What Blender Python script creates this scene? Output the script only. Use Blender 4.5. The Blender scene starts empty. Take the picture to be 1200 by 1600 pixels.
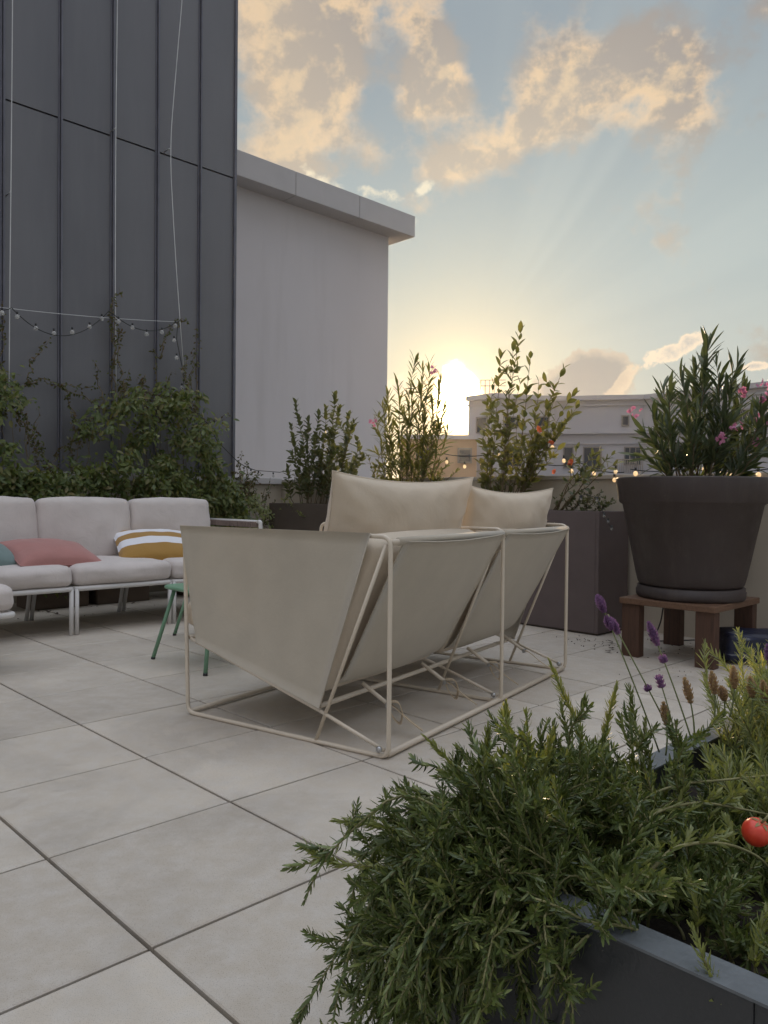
import bpy, math, random
import numpy as np
from mathutils import Vector, Matrix, noise
random.seed(7); rng = np.random.default_rng(11)
scene = bpy.context.scene
col = scene.collection
PI = math.pi

# ------------------------------------------------------------------ camera and the terrace grid
F = 1215.0; PITCH = -.01817; ROLL = .0100; H = 1.0204; YAW = .77320
O = np.array([-.5264, .8873])
E1 = np.array([math.cos(YAW), math.sin(YAW)]); E2 = np.array([-math.sin(YAW), math.cos(YAW)])
cp, sp, cr, sr = math.cos(PITCH), math.sin(PITCH), math.cos(ROLL), math.sin(ROLL)
def ray(x, y):
    du, dv = x-600, y-800
    u = cr*du+sr*dv; v = -sr*du+cr*dv
    return np.array([u, F*cp+v*sp, F*sp-v*cp])/F
def G(i, j, z=0.): q = O+i*E1+j*E2; return Vector((q[0], q[1], z))      # terrace grid (metres) -> world
def at_z(x, y, z=0.): d = ray(x, y); t = (z-H)/d[2]; return Vector((d[0]*t, d[1]*t, z))
def at_y(x, y, Y): d = ray(x, y); t = Y/d[1]; return Vector((d[0]*t, Y, H+d[2]*t))
def at_i(x, y, i): d = ray(x, y); t = (O@E1+i)/(E1@d[:2]); return Vector((d[0]*t, d[1]*t, H+d[2]*t))
def at_j(x, y, j): d = ray(x, y); t = (O@E2+j)/(E2@d[:2]); return Vector((d[0]*t, d[1]*t, H+d[2]*t))

cam = bpy.data.cameras.new('camera'); co = bpy.data.objects.new('camera', cam); col.objects.link(co)
cam.sensor_fit = 'VERTICAL'; cam.sensor_height = 36; cam.sensor_width = 27; cam.lens = F/1600*36
cam.clip_start = .02; cam.clip_end = 5000
R0 = Vector((1, 0, 0)); F0 = Vector((0, cp, sp)); U0 = Vector((0, -sp, cp))
Rx = cr*R0+sr*U0; Ux = -sr*R0+cr*U0
co.matrix_world = Matrix(((Rx.x, Ux.x, -F0.x, 0), (Rx.y, Ux.y, -F0.y, 0), (Rx.z, Ux.z, -F0.z, H), (0, 0, 0, 1)))
scene.camera = co
scene.render.resolution_x = 768; scene.render.resolution_y = 1024

# ------------------------------------------------------------------ helpers
def tag(o, label=None, cat=None, group=None, kind=None):
    for k, v in (('label', label), ('category', cat), ('group', group), ('kind', kind)):
        if v: o[k] = v
    return o
def empty(name, loc=(0, 0, 0), rz=0.):
    o = bpy.data.objects.new(name, None); o.empty_display_size = .1
    col.objects.link(o); o.location = loc; o.rotation_euler = (0, 0, rz); return o
class MB:
    def __init__(s): s.v = []; s.f = []; s.sm = []
    def add(s, vs, fs, smooth=False):
        b = len(s.v); s.v += [tuple(v) for v in vs]; s.f += [tuple(i+b for i in f) for f in fs]; s.sm += [smooth]*len(fs); return s
    def box(s, c, size, rot=None):
        hx, hy, hz = [q/2 for q in size]
        vs = [Vector((x*hx, y*hy, z*hz)) for z in (-1, 1) for y in (-1, 1) for x in (-1, 1)]
        if rot: vs = [rot @ v for v in vs]
        return s.add([v+Vector(c) for v in vs], [(0, 2, 3, 1), (4, 5, 7, 6), (0, 1, 5, 4), (2, 6, 7, 3), (0, 4, 6, 2), (1, 3, 7, 5)])
    def bb(s, a, b):
        return s.box([(p+q)/2 for p, q in zip(a, b)], [abs(q-p) for p, q in zip(a, b)])
    def prism(s, poly, z0, z1):
        n = len(poly); vs = [(p[0], p[1], z0) for p in poly]+[(p[0], p[1], z1) for p in poly]
        return s.add(vs, [tuple(range(n))[::-1], tuple(range(n, 2*n))]+[(k, (k+1) % n, n+(k+1) % n, n+k) for k in range(n)])
    def tube(s, pts, r, n=8, closed=False, cap=True):
        pts = [Vector(p) for p in pts]; m = len(pts); vs = []; fs = []
        rr = r if isinstance(r, (list, tuple, np.ndarray)) else [r]*m
        prev = None
        for k in range(m):
            if closed: d = pts[(k+1) % m]-pts[k-1]
            else: d = pts[min(k+1, m-1)]-pts[max(k-1, 0)]
            if d.length < 1e-9: d = Vector((0, 0, 1))
            d.normalize()
            if prev is None:
                a = Vector((0, 0, 1)) if abs(d.z) < .9 else Vector((1, 0, 0)); x = d.cross(a).normalized()
            else:
                x = prev-d*prev.dot(d)
                x = x.normalized() if x.length > 1e-6 else d.orthogonal().normalized()
            prev = x; y = d.cross(x)
            for q in range(n):
                a = 2*PI*q/n; vs.append(pts[k]+(x*math.cos(a)+y*math.sin(a))*rr[k])
        for k in range(m if closed else m-1):
            for q in range(n):
                k2 = (k+1) % m; fs.append((k*n+q, k*n+(q+1) % n, k2*n+(q+1) % n, k2*n+q))
        if cap and not closed: fs += [tuple(range(n))[::-1], tuple(range((m-1)*n, m*n))]
        return s.add(vs, fs, True)
    def lathe(s, prof, c=(0, 0, 0), n=48):
        vs = []; fs = []; m = len(prof)
        for r, z in prof:
            for q in range(n): a = 2*PI*q/n; vs.append((c[0]+r*math.cos(a), c[1]+r*math.sin(a), c[2]+z))
        for k in range(m-1):
            for q in range(n): fs.append((k*n+q, k*n+(q+1) % n, (k+1)*n+(q+1) % n, (k+1)*n+q))
        return s.add(vs, fs, True)
    def ball(s, c, r, n=8, sz=1.):
        prof = [(max(1e-4, r*math.sin(PI*k/n)), -r*sz*math.cos(PI*k/n)) for k in range(n+1)]
        return s.lathe(prof, c, n+2)
    def build(s, name, m, parent=None, bevel=0, seg=2, angle=35):
        me = bpy.data.meshes.new(name); me.from_pydata(s.v, [], s.f); me.update()
        me.polygons.foreach_set('use_smooth', s.sm)
        if m: me.materials.append(m)
        o = bpy.data.objects.new(name, me); col.objects.link(o)
        if parent: o.parent = parent
        if bevel:
            b = o.modifiers.new('bevel', 'BEVEL'); b.width = bevel; b.segments = seg; b.limit_method = 'ANGLE'; b.angle_limit = math.radians(angle); b.harden_normals = False
        return o
def rounded(pts, r, n=5, closed=False):
    pts = [Vector(p) for p in pts]; out = []; m = len(pts)
    for k, p in enumerate(pts):
        if not closed and k in (0, m-1): out.append(p); continue
        a = pts[k-1]; b = pts[(k+1) % m]; da = (a-p); db = (b-p)
        rr = min(r, da.length*.45, db.length*.45); A = p+da.normalized()*rr; B = p+db.normalized()*rr
        for q in range(n+1):
            t = q/n; out.append((1-t)**2*A+2*t*(1-t)*p+t*t*B)
    return out
def catenary(a, b, sag, n=16):
    a = Vector(a); b = Vector(b)
    return [a.lerp(b, k/n)-Vector((0, 0, sag*4*(k/n)*(1-k/n))) for k in range(n+1)]

# vectorised leaves ---------------------------------------------------------------
TEMPL = {
 'needle': ([0, .25, .7, 1], [.45, 1, .9, .25]),
 'lance': ([0, .3, .6, .85, 1], [.12, .8, 1, .55, .02]),
 'oval': ([0, .25, .55, .8, 1], [.1, .85, 1, .65, .03]),
}
def unit(a): return a/np.maximum(np.linalg.norm(a, axis=1, keepdims=True), 1e-9)
def leaves_mesh(P, D, N, L, W, kind='oval', bend=.0, fold=.3):
    P = np.asarray(P, float); D = unit(np.asarray(D, float)); N = np.asarray(N, float)
    S = unit(np.cross(D, N)); U = np.cross(S, D)
    n = len(P); L = np.broadcast_to(L, n)[:, None]; W = np.broadcast_to(W, n)[:, None]; bend = np.broadcast_to(bend, n)[:, None]
    ts, hw = TEMPL[kind]; V = []
    for t, h in zip(ts, hw):
        for c in (-1, 0, 1):
            V.append(P+D*L*t+S*W*.5*h*c+U*(bend*L*t*t+fold*W*.5*h*abs(c)))
    m = len(V); V = np.stack(V, 1).reshape(-1, 3)
    q = []
    for k in range(len(ts)-1):
        for c in (0, 1): q.append((k*3+c, k*3+c+1, k*3+c+4, k*3+c+3))
    q = np.array(q)
    Fc = (q[None]+(np.arange(n)*m)[:, None, None]).reshape(-1, 4)
    return V, Fc
def np_obj(name, parts, m, parent=None):
    Vs = []; Fs = []; b = 0
    for V, Fc in parts: Vs.append(V); Fs.append(Fc+b); b += len(V)
    V = np.concatenate(Vs); Fc = np.concatenate(Fs)
    me = bpy.data.meshes.new(name)
    me.vertices.add(len(V)); me.vertices.foreach_set('co', V.astype(np.float32).ravel())
    me.loops.add(Fc.size); me.loops.foreach_set('vertex_index', Fc.astype(np.int32).ravel())
    me.polygons.add(len(Fc)); me.polygons.foreach_set('loop_start', np.arange(0, Fc.size, 4, dtype=np.int32))
    me.polygons.foreach_set('use_smooth', np.ones(len(Fc), bool))
    me.update(calc_edges=True); me.validate()
    me.materials.append(m)
    o = bpy.data.objects.new(name, me); col.objects.link(o)
    if parent: o.parent = parent
    return o
def rnd(n): return unit(rng.normal(size=(n, 3)))

# ------------------------------------------------------------------ materials
def srgb(r, g, b):
    f = lambda c: (c/255/12.92) if c/255 <= .04045 else ((c/255+.055)/1.055)**2.4
    return (f(r), f(g), f(b), 1)
class Mat:
    def __init__(s, name):
        s.m = bpy.data.materials.new(name); s.m.use_nodes = True; s.t = s.m.node_tree; s.n = s.t.nodes; s.l = s.t.links
        s.p = s.n['Principled BSDF']; s.out = s.n['Material Output']; s._c = None
    def node(s, t, **k):
        n = s.n.new(t)
        for a, v in k.items(): setattr(n, a, v)
        return n
    def coord(s, kind='Object'):
        if s._c is None: s._c = s.node('ShaderNodeTexCoord')
        return s._c.outputs[kind]
    def noise(s, scale, detail=4, rough=.55, kind='Object', dist=0, vec=None, stretch=None):
        n = s.node('ShaderNodeTexNoise'); n.inputs['Scale'].default_value = scale; n.inputs['Detail'].default_value = detail
        n.inputs['Roughness'].default_value = rough; n.inputs['Distortion'].default_value = dist
        v = vec or s.coord(kind)
        if stretch:
            mp = s.node('ShaderNodeMapping'); mp.inputs['Scale'].default_value = stretch; s.l.new(v, mp.inputs['Vector']); v = mp.outputs[0]
        s.l.new(v, n.inputs['Vector']); return n.outputs['Fac']
    def ramp(s, fac, stops, interp='LINEAR'):
        r = s.node('ShaderNodeValToRGB'); e = r.color_ramp.elements; r.color_ramp.interpolation = interp
        while len(e) < len(stops): e.new(.5)
        for q, (p, c) in zip(e, stops): q.position = p; q.color = c if len(c) == 4 else (*c, 1)
        s.l.new(fac, r.inputs[0]); return r.outputs[0]
    def mix(s, fac, a, b, blend='MIX'):
        m = s.node('ShaderNodeMix', data_type='RGBA', blend_type=blend)
        for sock, v in ((m.inputs[0], fac), (m.inputs[6], a), (m.inputs[7], b)):
            if hasattr(v, 'is_linked'): s.l.new(v, sock)
            else: sock.default_value = v
        return m.outputs[2]
    def base(s, v):
        if hasattr(v, 'is_linked'): s.l.new(v, s.p.inputs['Base Color'])
        else: s.p.inputs['Base Color'].default_value = v
        return s
    def rough(s, v):
        if hasattr(v, 'is_linked'): s.l.new(v, s.p.inputs['Roughness'])
        else: s.p.inputs['Roughness'].default_value = v
        return s
    def bump(s, h, strength=.3, dist=.01, prev=None):
        b = s.node('ShaderNodeBump'); b.inputs['Strength'].default_value = strength; b.inputs['Distance'].default_value = dist
        s.l.new(h, b.inputs['Height'])
        if prev: s.l.new(prev, b.inputs['Normal'])
        s.l.new(b.outputs[0], s.p.inputs['Normal']); return b.outputs[0]
    def set(s, **k):
        for a, v in k.items(): s.p.inputs[a.replace('_', ' ')].default_value = v
        return s
def plain(name, c, rough=.6, var=.12, scale=6, bump=.15, bs=60, metal=0, spec=.5):
    m = Mat(name); f = m.noise(scale, 5)
    a = tuple(x*(1-var) for x in c[:3])+(1,); b = tuple(min(1, x*(1+var)) for x in c[:3])+(1,)
    m.base(m.ramp(f, [(.3, a), (.7, b)])).rough(rough).set(Metallic=metal)
    m.p.inputs['Specular IOR Level'].default_value = spec
    if bump: m.bump(m.noise(bs, 4), bump, .004)
    return m.m
def fabric(name, c, weave=900, bump=.25, var=.06, trans=0, crease=.25):
    m = Mat(name)
    a = tuple(x*(1-var) for x in c[:3])+(1,); b = tuple(min(1, x*(1+var)) for x in c[:3])+(1,)
    cc = m.ramp(m.noise(5, 5), [(.3, a), (.7, b)])
    fine = m.noise(260, 3, .6)
    cc = m.mix(m.ramp(fine, [(.35, (0, 0, 0)), (.7, (.14, .14, .14))]), cc, tuple(x*.6 for x in c[:3])+(1,))
    m.base(cc).rough(.9).set(Sheen_Weight=.25, Sheen_Roughness=.5)
    m.p.inputs['Specular IOR Level'].default_value = .2
    b1 = m.bump(m.noise(380, 2, .6), bump, .0015)
    m.bump(m.noise(7, 4, .6, dist=1.2), crease, .012, b1)
    if trans:
        tr = m.node('ShaderNodeBsdfTranslucent'); tr.inputs[0].default_value = tuple(min(1, x*1.1) for x in c[:3])+(1,)
        mx = m.node('ShaderNodeMixShader'); mx.inputs[0].default_value = trans
        m.l.new(m.p.outputs[0], mx.inputs[1]); m.l.new(tr.outputs[0], mx.inputs[2]); m.l.new(mx.outputs[0], m.out.inputs[0])
    return m.m
def foliage(name, c1, c2, c3=None, trans=.35, rough=.45, tint=(1.9, 1.75, .7, 1)):
    m = Mat(name); g = m.node('ShaderNodeNewGeometry'); r = g.outputs['Random Per Island']
    st = [(0, c1), (.75 if c3 else 1, c2)]
    if c3: st.append((1, c3))
    cc = m.ramp(r, st); cc = m.mix(m.ramp(m.noise(9, 3), [(.35, (0, 0, 0)), (.65, (.5, .5, .5))]), cc, c2)
    m.base(cc).rough(rough)
    tr = m.node('ShaderNodeBsdfTranslucent'); hs = m.mix(1, cc, tint, 'MULTIPLY'); m.l.new(hs, tr.inputs[0])
    mx = m.node('ShaderNodeMixShader'); mx.inputs[0].default_value = trans
    m.l.new(m.p.outputs[0], mx.inputs[1]); m.l.new(tr.outputs[0], mx.inputs[2]); m.l.new(mx.outputs[0], m.out.inputs[0])
    return m.m

M = {}
# pavers: pale concrete with blotches and fine speckles, each slab a little different
m = Mat('pavers'); g = m.node('ShaderNodeNewGeometry'); r = g.outputs['Random Per Island']
b = m.ramp(r, [(0, srgb(184, 173, 158)), (1, srgb(205, 194, 178))])
b = m.mix(m.ramp(m.noise(1.6, 6, .6), [(.35, (0, 0, 0)), (.7, (.55, .55, .55))]), b, srgb(158, 148, 136))
b = m.mix(m.ramp(m.noise(14, 6, .7), [(.42, (0, 0, 0)), (.68, (.45, .45, .45))]), b, srgb(198, 193, 187))
b = m.mix(m.ramp(m.noise(420, 2, .5), [(.57, (0, 0, 0)), (.70, (.6, .6, .6))]), b, srgb(112, 103, 94))
b = m.mix(m.ramp(m.noise(5, 3, .5, dist=1.), [(.66, (0, 0, 0)), (.74, (.22, .22, .22))]), b, srgb(140, 128, 115))
b = m.mix(m.ramp(m.noise(.9, 5, .62, dist=1.4), [(.5, (0, 0, 0)), (.62, (.30, .30, .30)), (.66, (.12, .12, .12))]), b, srgb(150, 141, 130))
b = m.mix(m.ramp(m.noise(75, 2, .5), [(.74, (0, 0, 0)), (.80, (.35, .35, .35))]), b, srgb(110, 100, 90))
m.base(b).rough(m.ramp(m.noise(3, 5), [(.3, (.5, .5, .5)), (.7, (.78, .78, .78))]))
m.bump(m.noise(500, 3, .6), .25, .0012); M['paver'] = m.m
M['grout'] = plain('dark_joint_bed', (.025, .022, .02, 1), .9)  # near-black layer under the slabs, seen through the gaps
M['far_ground'] = plain('far_ground', (.16, .15, .13, 1), .9, scale=.05)
m = Mat('zinc_cladding')
c = m.ramp(m.noise(.7, 4, .5, stretch=(1, 1, .3)), [(.3, srgb(104, 104, 108)), (.7, srgb(120, 119, 122))])
c = m.mix(m.ramp(m.noise(3, 6, .7, stretch=(6, 6, .5)), [(.45, (0, 0, 0)), (.75, (.25, .25, .25))]), c, srgb(124, 122, 124))
m.base(c).rough(m.ramp(m.noise(2, 4), [(.3, (.42, .42, .42)), (.7, (.55, .55, .55))])).set(Metallic=.35)
m.bump(m.noise(.9, 2, .4, stretch=(1.5, 1.5, .6)), .35, .03); M['zinc'] = m.m
M['zinc_seam'] = plain('zinc_seam', srgb(104, 104, 112), .45, metal=.35, bump=0)
def plaster(name, c, dirt, sc=1.):
    m = Mat(name)
    b = m.ramp(m.noise(.8*sc, 6, .6), [(.3, tuple(x*.93 for x in c[:3])), (.7, c)])
    b = m.mix(m.ramp(m.noise(1.2*sc, 6, .65, stretch=(3, 3, .35)), [(.52, (0, 0, 0)), (.8, (.45, .45, .45))]), b, dirt)
    m.base(b).rough(.88); m.bump(m.noise(220, 5, .65), .35, .003); return m.m
M['plaster'] = plaster('cream_plaster', srgb(190, 179, 162), srgb(140, 128, 112))
M['white_plaster'] = plaster('white_plaster', srgb(210, 205, 207), srgb(184, 178, 178), .5)
M['coping'] = plaster('coping_stone', srgb(180, 172, 162), srgb(128, 120, 110), 3)
M['coping_metal'] = plain('pale_metal_flashing', srgb(186, 182, 182), .5, var=.05, scale=2, bump=.05, bs=8)
M['cream_metal'] = plain('cream_powdercoat', srgb(204, 191, 172), .42, var=.05, bump=.08, bs=300)
M['sofa_metal'] = plain('pale_grey_powdercoat', srgb(206, 203, 200), .42, var=.05, bump=.08, bs=300)
M['green_metal'] = plain('sage_powdercoat', srgb(112, 150, 122), .4, var=.07, bump=.08, bs=300)
M['sling'] = fabric('sling_canvas', srgb(190, 180, 163), trans=.1, crease=.2)
M['cream_fabric'] = fabric('cream_cushion_cloth', srgb(216, 202, 182), trans=.22, crease=.4)
M['grey_fabric'] = fabric('pale_grey_cushion_cloth', srgb(204, 195, 190), crease=.5)
M['pink_fabric'] = fabric('dusty_pink_cloth', srgb(172, 122, 116))
M['teal_fabric'] = fabric('grey_teal_cloth', srgb(112, 130, 128))
M['strap'] = fabric('webbing_strap', srgb(196, 176, 146))
M['steel'] = plain('steel', (.5, .5, .5, 1), .35, metal=.9, bump=0)
M['rope'] = plain('woven_rope', srgb(128, 112, 104), .8, bump=.8, bs=120)
m = Mat('striped_cloth'); sx = m.node('ShaderNodeSeparateXYZ'); m.l.new(m.coord(), sx.inputs[0])
mr = m.node('ShaderNodeMapRange'); mr.inputs[1].default_value = -.26; mr.inputs[2].default_value = .26; m.l.new(sx.outputs[1], mr.inputs[0])
OC = srgb(158, 120, 56); WH = srgb(222, 222, 226)
c = m.ramp(mr.outputs[0], [(0, OC), (.30, WH), (.50, OC), (.68, WH), (.86, OC)], 'CONSTANT')
m.base(c).rough(.9).set(Sheen_Weight=.2); b1 = m.bump(m.noise(400, 2), .25, .0015); m.bump(m.noise(10, 4, .6), .25, .01, b1); M['stripe'] = m.m
m = Mat('brown_black_resin')
b = m.ramp(m.noise(3, 5), [(.3, srgb(52, 43, 41)), (.7, srgb(60, 50, 47))])
b = m.mix(m.ramp(m.noise(5, 6, .7, stretch=(2.5, 2.5, .35)), [(.5, (0, 0, 0)), (.78, (.4, .4, .4))]), b, srgb(84, 75, 68))
b = m.mix(m.ramp(m.noise(90, 3, .6), [(.66, (0, 0, 0)), (.74, (.4, .4, .4))]), b, srgb(104, 94, 84))
m.base(b).rough(m.ramp(m.noise(6, 4), [(.3, (.45, .45, .45)), (.7, (.7, .7, .7))])); m.bump(m.noise(120, 4), .3, .003); M['dark_pot'] = m.m
M['planter_brown'] = plain('taupe_fibre_cement', srgb(98, 86, 84), .7, var=.08, bump=.25, bs=120)
M['planter_rim'] = plain('worn_skylit_rim', srgb(92, 96, 99), .42, var=.25, scale=14, bump=.3, bs=90)  # lighter than the body: sky reflection painted into the colour, plus some wear
M['planter_dark'] = plain('dark_brown_planter', srgb(84, 74, 66), .7, var=.1, bump=.25, bs=120)
M['planter_grey'] = plain('anthracite_planter', srgb(46, 48, 50), .36, var=.1, bump=.3, bs=150)  # body colour darkened to hold the shade on the planter sides
M['terracotta'] = plain('dull_terracotta', srgb(92, 78, 66), .8)
M['soil'] = plain('potting_soil', (.025, .018, .012, 1), .95, var=.5, scale=40, bump=1, bs=60)
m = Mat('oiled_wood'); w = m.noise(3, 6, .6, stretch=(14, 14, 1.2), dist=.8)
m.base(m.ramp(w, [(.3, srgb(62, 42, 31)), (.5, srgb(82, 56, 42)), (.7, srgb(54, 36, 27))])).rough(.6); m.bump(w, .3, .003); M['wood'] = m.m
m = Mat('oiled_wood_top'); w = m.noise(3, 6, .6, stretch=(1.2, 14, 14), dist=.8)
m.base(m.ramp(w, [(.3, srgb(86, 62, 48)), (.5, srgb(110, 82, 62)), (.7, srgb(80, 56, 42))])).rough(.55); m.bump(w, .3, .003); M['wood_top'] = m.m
m = Mat('printed_blue_plastic'); n1 = m.noise(5, 3, .5, stretch=(1, 1, 6))
b = m.ramp(n1, [(.5, srgb(16, 22, 46)), (.57, srgb(28, 38, 70)), (.61, srgb(120, 122, 128)), (.68, srgb(22, 30, 56))])
m.base(b).rough(.5); m.bump(m.noise(12, 4, .6), .5, .015); M['blue'] = m.m
M['black_plastic'] = plain('black_plastic', (.02, .02, .02, 1), .5, bump=0)
M['cable'] = plain('dark_cable', (.03, .03, .028, 1), .6, bump=0)
M['white_cord'] = plain('white_cord', (.6, .6, .6, 1), .6, bump=0)
m = Mat('bulb_glass'); m.base((.9, .9, .88, 1)).rough(.05).set(Transmission_Weight=.75, IOR=1.45); M['bulb'] = m.m
m = Mat('lit_bulb'); m.base((1, .85, .6, 1)).rough(.1).set(Emission_Color=(1, .72, .4, 1), Emission_Strength=.35, Transmission_Weight=.4); M['bulb_lit'] = m.m
M['bark'] = plain('green_brown_bark', srgb(104, 90, 66), .8, var=.25, scale=30)
M['stem_green'] = plain('young_stem', srgb(128, 124, 84), .6, var=.2, scale=30, bump=0)
M['stem_lav'] = plain('lavender_stem', srgb(120, 128, 84), .6, var=.15, scale=30, bump=0)
L3 = lambda r, g, b: (r, g, b, 1)
M['rosemary'] = foliage('rosemary_needles', L3(.034, .056, .018), L3(.115, .15, .045), L3(.24, .26, .09), trans=.2, rough=.38)
M['rosemary_tip'] = foliage('young_rosemary_needles', L3(.15, .18, .06), L3(.26, .28, .11), trans=.35, rough=.35)
M['lavender'] = foliage('lavender_leaves', L3(.13, .165, .08), L3(.25, .28, .13), L3(.32, .31, .16), trans=.4, rough=.55)
M['vine'] = foliage('vine_leaves', L3(.05, .085, .022), L3(.14, .17, .05), L3(.20, .16, .07), trans=.35)
M['rust_leaf'] = foliage('rusty_leaves', L3(.12, .065, .03), L3(.07, .09, .03), L3(.12, .13, .04), trans=.3)
M['shrub'] = foliage('shrub_leaves', L3(.05, .065, .03), L3(.11, .125, .055), trans=.3)
M['light_shrub'] = foliage('light_shrub_leaves', L3(.06, .075, .03), L3(.13, .135, .05), trans=.4)
M['oleander'] = foliage('oleander_leaves', L3(.035, .055, .032), L3(.075, .10, .05), trans=.22, rough=.4)
M['pink'] = foliage('pink_petals', L3(.55, .15, .27), L3(.66, .30, .46), trans=.4, tint=(1.1, 1.1, 1.15, 1))
M['red_fl'] = foliage('orange_red_petals', L3(.5, .10, .05), L3(.6, .18, .09), trans=.4)
M['violet'] = foliage('violet_florets', tint=(1.3, 1.2, 1.2, 1), c1=L3(.15, .085, .20), c2=L3(.34, .19, .34), trans=.35)
M['violet_dry'] = foliage('faded_florets', L3(.34, .24, .18), L3(.46, .34, .25), trans=.3)
m = Mat('red_skin'); m.base(m.ramp(m.noise(60, 3), [(.3, (.55, .04, .02)), (.7, (.68, .07, .03))])).rough(.35); M['red'] = m.m
M['far_wall'] = plaster('far_render', srgb(176, 174, 178), srgb(156, 152, 154), .15)
M['far_wall_brown'] = plaster('far_render_tan', srgb(182, 152, 124), srgb(150, 122, 100), .15)
M['far_roof'] = plain('far_roof', srgb(130, 122, 116), .8)
m = Mat('dark_glass'); m.base((.03, .035, .045, 1)).rough(.12); M['glass'] = m.m
M['win_frame'] = plain('window_frame', srgb(128, 122, 118), .5, bump=0)
M['railing'] = plain('railing_paint', srgb(150, 140, 128), .5, bump=0)
M['dead_leaf'] = plain('dead_leaf', (.06, .04, .025, 1), .8)

# ------------------------------------------------------------------ sky and sun
SUN_PX = (726, 572)
sd = ray(*SUN_PX); sd = Vector(sd).normalized(); gdir = Vector(ray(715, 628)).normalized()   # sun lamp stands above the visible glow so its light clears the pillow
SEL = math.asin(sd.z); SAZ = math.atan2(sd.x, sd.y)          # azimuth from +Y towards +X
W = bpy.data.worlds.new('World'); scene.world = W; W.use_nodes = True
wt = W.node_tree; wn = wt.nodes; wl = wt.links
for n in list(wn): wn.remove(n)
class S:
    def __init__(s, k): s.k = k
    def _m(op, *a, clamp=False):
        n = wn.new('ShaderNodeMath'); n.operation = op; n.use_clamp = clamp
        for q, v in enumerate(a):
            if isinstance(v, S): wl.new(v.k, n.inputs[q])
            else: n.inputs[q].default_value = float(v)
        return S(n.outputs[0])
    def __add__(s, o): return S._m('ADD', s, o)
    def __radd__(s, o): return S._m('ADD', o, s)
    def __sub__(s, o): return S._m('SUBTRACT', s, o)
    def __rsub__(s, o): return S._m('SUBTRACT', o, s)
    def __mul__(s, o): return S._m('MULTIPLY', s, o)
    def __rmul__(s, o): return S._m('MULTIPLY', o, s)
    def __truediv__(s, o): return S._m('DIVIDE', s, o)
    def __neg__(s): return S._m('MULTIPLY', s, -1)
def fexp(a): return S._m('EXPONENT', a)
def fmin(a, b): return S._m('MINIMUM', a, b)
def fmax(a, b): return S._m('MAXIMUM', a, b)
def smooth(x, a, b, c=0., d=1.):
    n = wn.new('ShaderNodeMapRange'); n.interpolation_type = 'SMOOTHSTEP'; wl.new(x.k, n.inputs[0])
    for q, v in zip((1, 2, 3, 4), (a, b, c, d)): n.inputs[q].default_value = v
    return S(n.outputs[0])
def cmix(fac, a, b, blend='MIX'):
    n = wn.new('ShaderNodeMix'); n.data_type = 'RGBA'; n.blend_type = blend; n.clamp_result = False
    for sock, v in ((n.inputs[0], fac), (n.inputs[6], a), (n.inputs[7], b)):
        if isinstance(v, S): wl.new(v.k, sock)
        elif isinstance(v, (int, float)): sock.default_value = v
        else: sock.default_value = v if len(v) == 4 else (*v, 1)
    return S(n.outputs[2])
tc = wn.new('ShaderNodeTexCoord'); DIR = tc.outputs['Generated']
sx = wn.new('ShaderNodeSeparateXYZ'); wl.new(DIR, sx.inputs[0]); dx, dy, dz = (S(q) for q in sx.outputs)
az = S._m('ARCTAN2', dx, dy); el = S._m('ARCSINE', dz)
def wnoise(scale, detail, rough=.55, off=(0, 0, 0), sc=(1, 1, 1), dist=0.):
    mp = wn.new('ShaderNodeMapping'); mp.inputs['Location'].default_value = off; mp.inputs['Scale'].default_value = sc
    wl.new(DIR, mp.inputs[0])
    n = wn.new('ShaderNodeTexNoise'); n.inputs['Scale'].default_value = scale; n.inputs['Detail'].default_value = detail
    n.inputs['Roughness'].default_value = rough; n.inputs['Distortion'].default_value = dist
    wl.new(mp.outputs[0], n.inputs['Vector']); return S(n.outputs['Fac'])
def azel(x, y): d = Vector(ray(x, y)).normalized(); return math.atan2(d.x, d.y), math.asin(d.z)
def blob(x, y, rx, ry, rot=0., amp=1.):
    a0, e0 = azel(x, y); c, s_ = math.cos(rot), math.sin(rot)
    k = 1/1215
    A = (az-a0); B = (el-e0)
    u = (A*c+B*s_)/(rx*k); v = (B*c-A*s_)/(ry*k)
    return fexp(-(u*u+v*v))*amp
vd = wn.new('ShaderNodeVectorMath'); vd.operation = 'DOT_PRODUCT'; wl.new(DIR, vd.inputs[0]); vd.inputs[1].default_value = tuple(gdir)
cs = fmin(S(vd.outputs['Value']), 1.); ang = S._m('ARCCOSINE', cs)     # angle from the sun
sky = wn.new('ShaderNodeTexSky'); sky.sky_type = 'NISHITA'; sky.sun_disc = False; sky.sun_elevation = SEL; sky.sun_rotation = SAZ
sky.air_density = 1.; sky.dust_density = 2.; sky.ozone_density = 1.5; sky.altitude = 100
nish = cmix(1., S(sky.outputs[0]), (.07, .07, .07), 'MULTIPLY')
# hazy evening air: pale teal above, cream near the horizon under the sun
air = cmix(smooth(el, .0, .30), (.62, .58, .45), (.42, .48, .475))
air = cmix(smooth(el, .26, .55), air, (.30, .35, .385))
air = cmix(smooth(el, .6, 1.3), air, (.60, .66, .76))
air = cmix(smooth(dy, .3, -.5)*.7, air, (.42, .48, .60))
near = fexp(-(ang*ang)/(.14*.14))
air = cmix(near*.40, air, (.95, .80, .46))
air = cmix(smooth(az, .14, .42)*smooth(el, .45, .05)*.6, air, (.40, .46, .47))
base = cmix(.96, nish, air)
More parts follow.
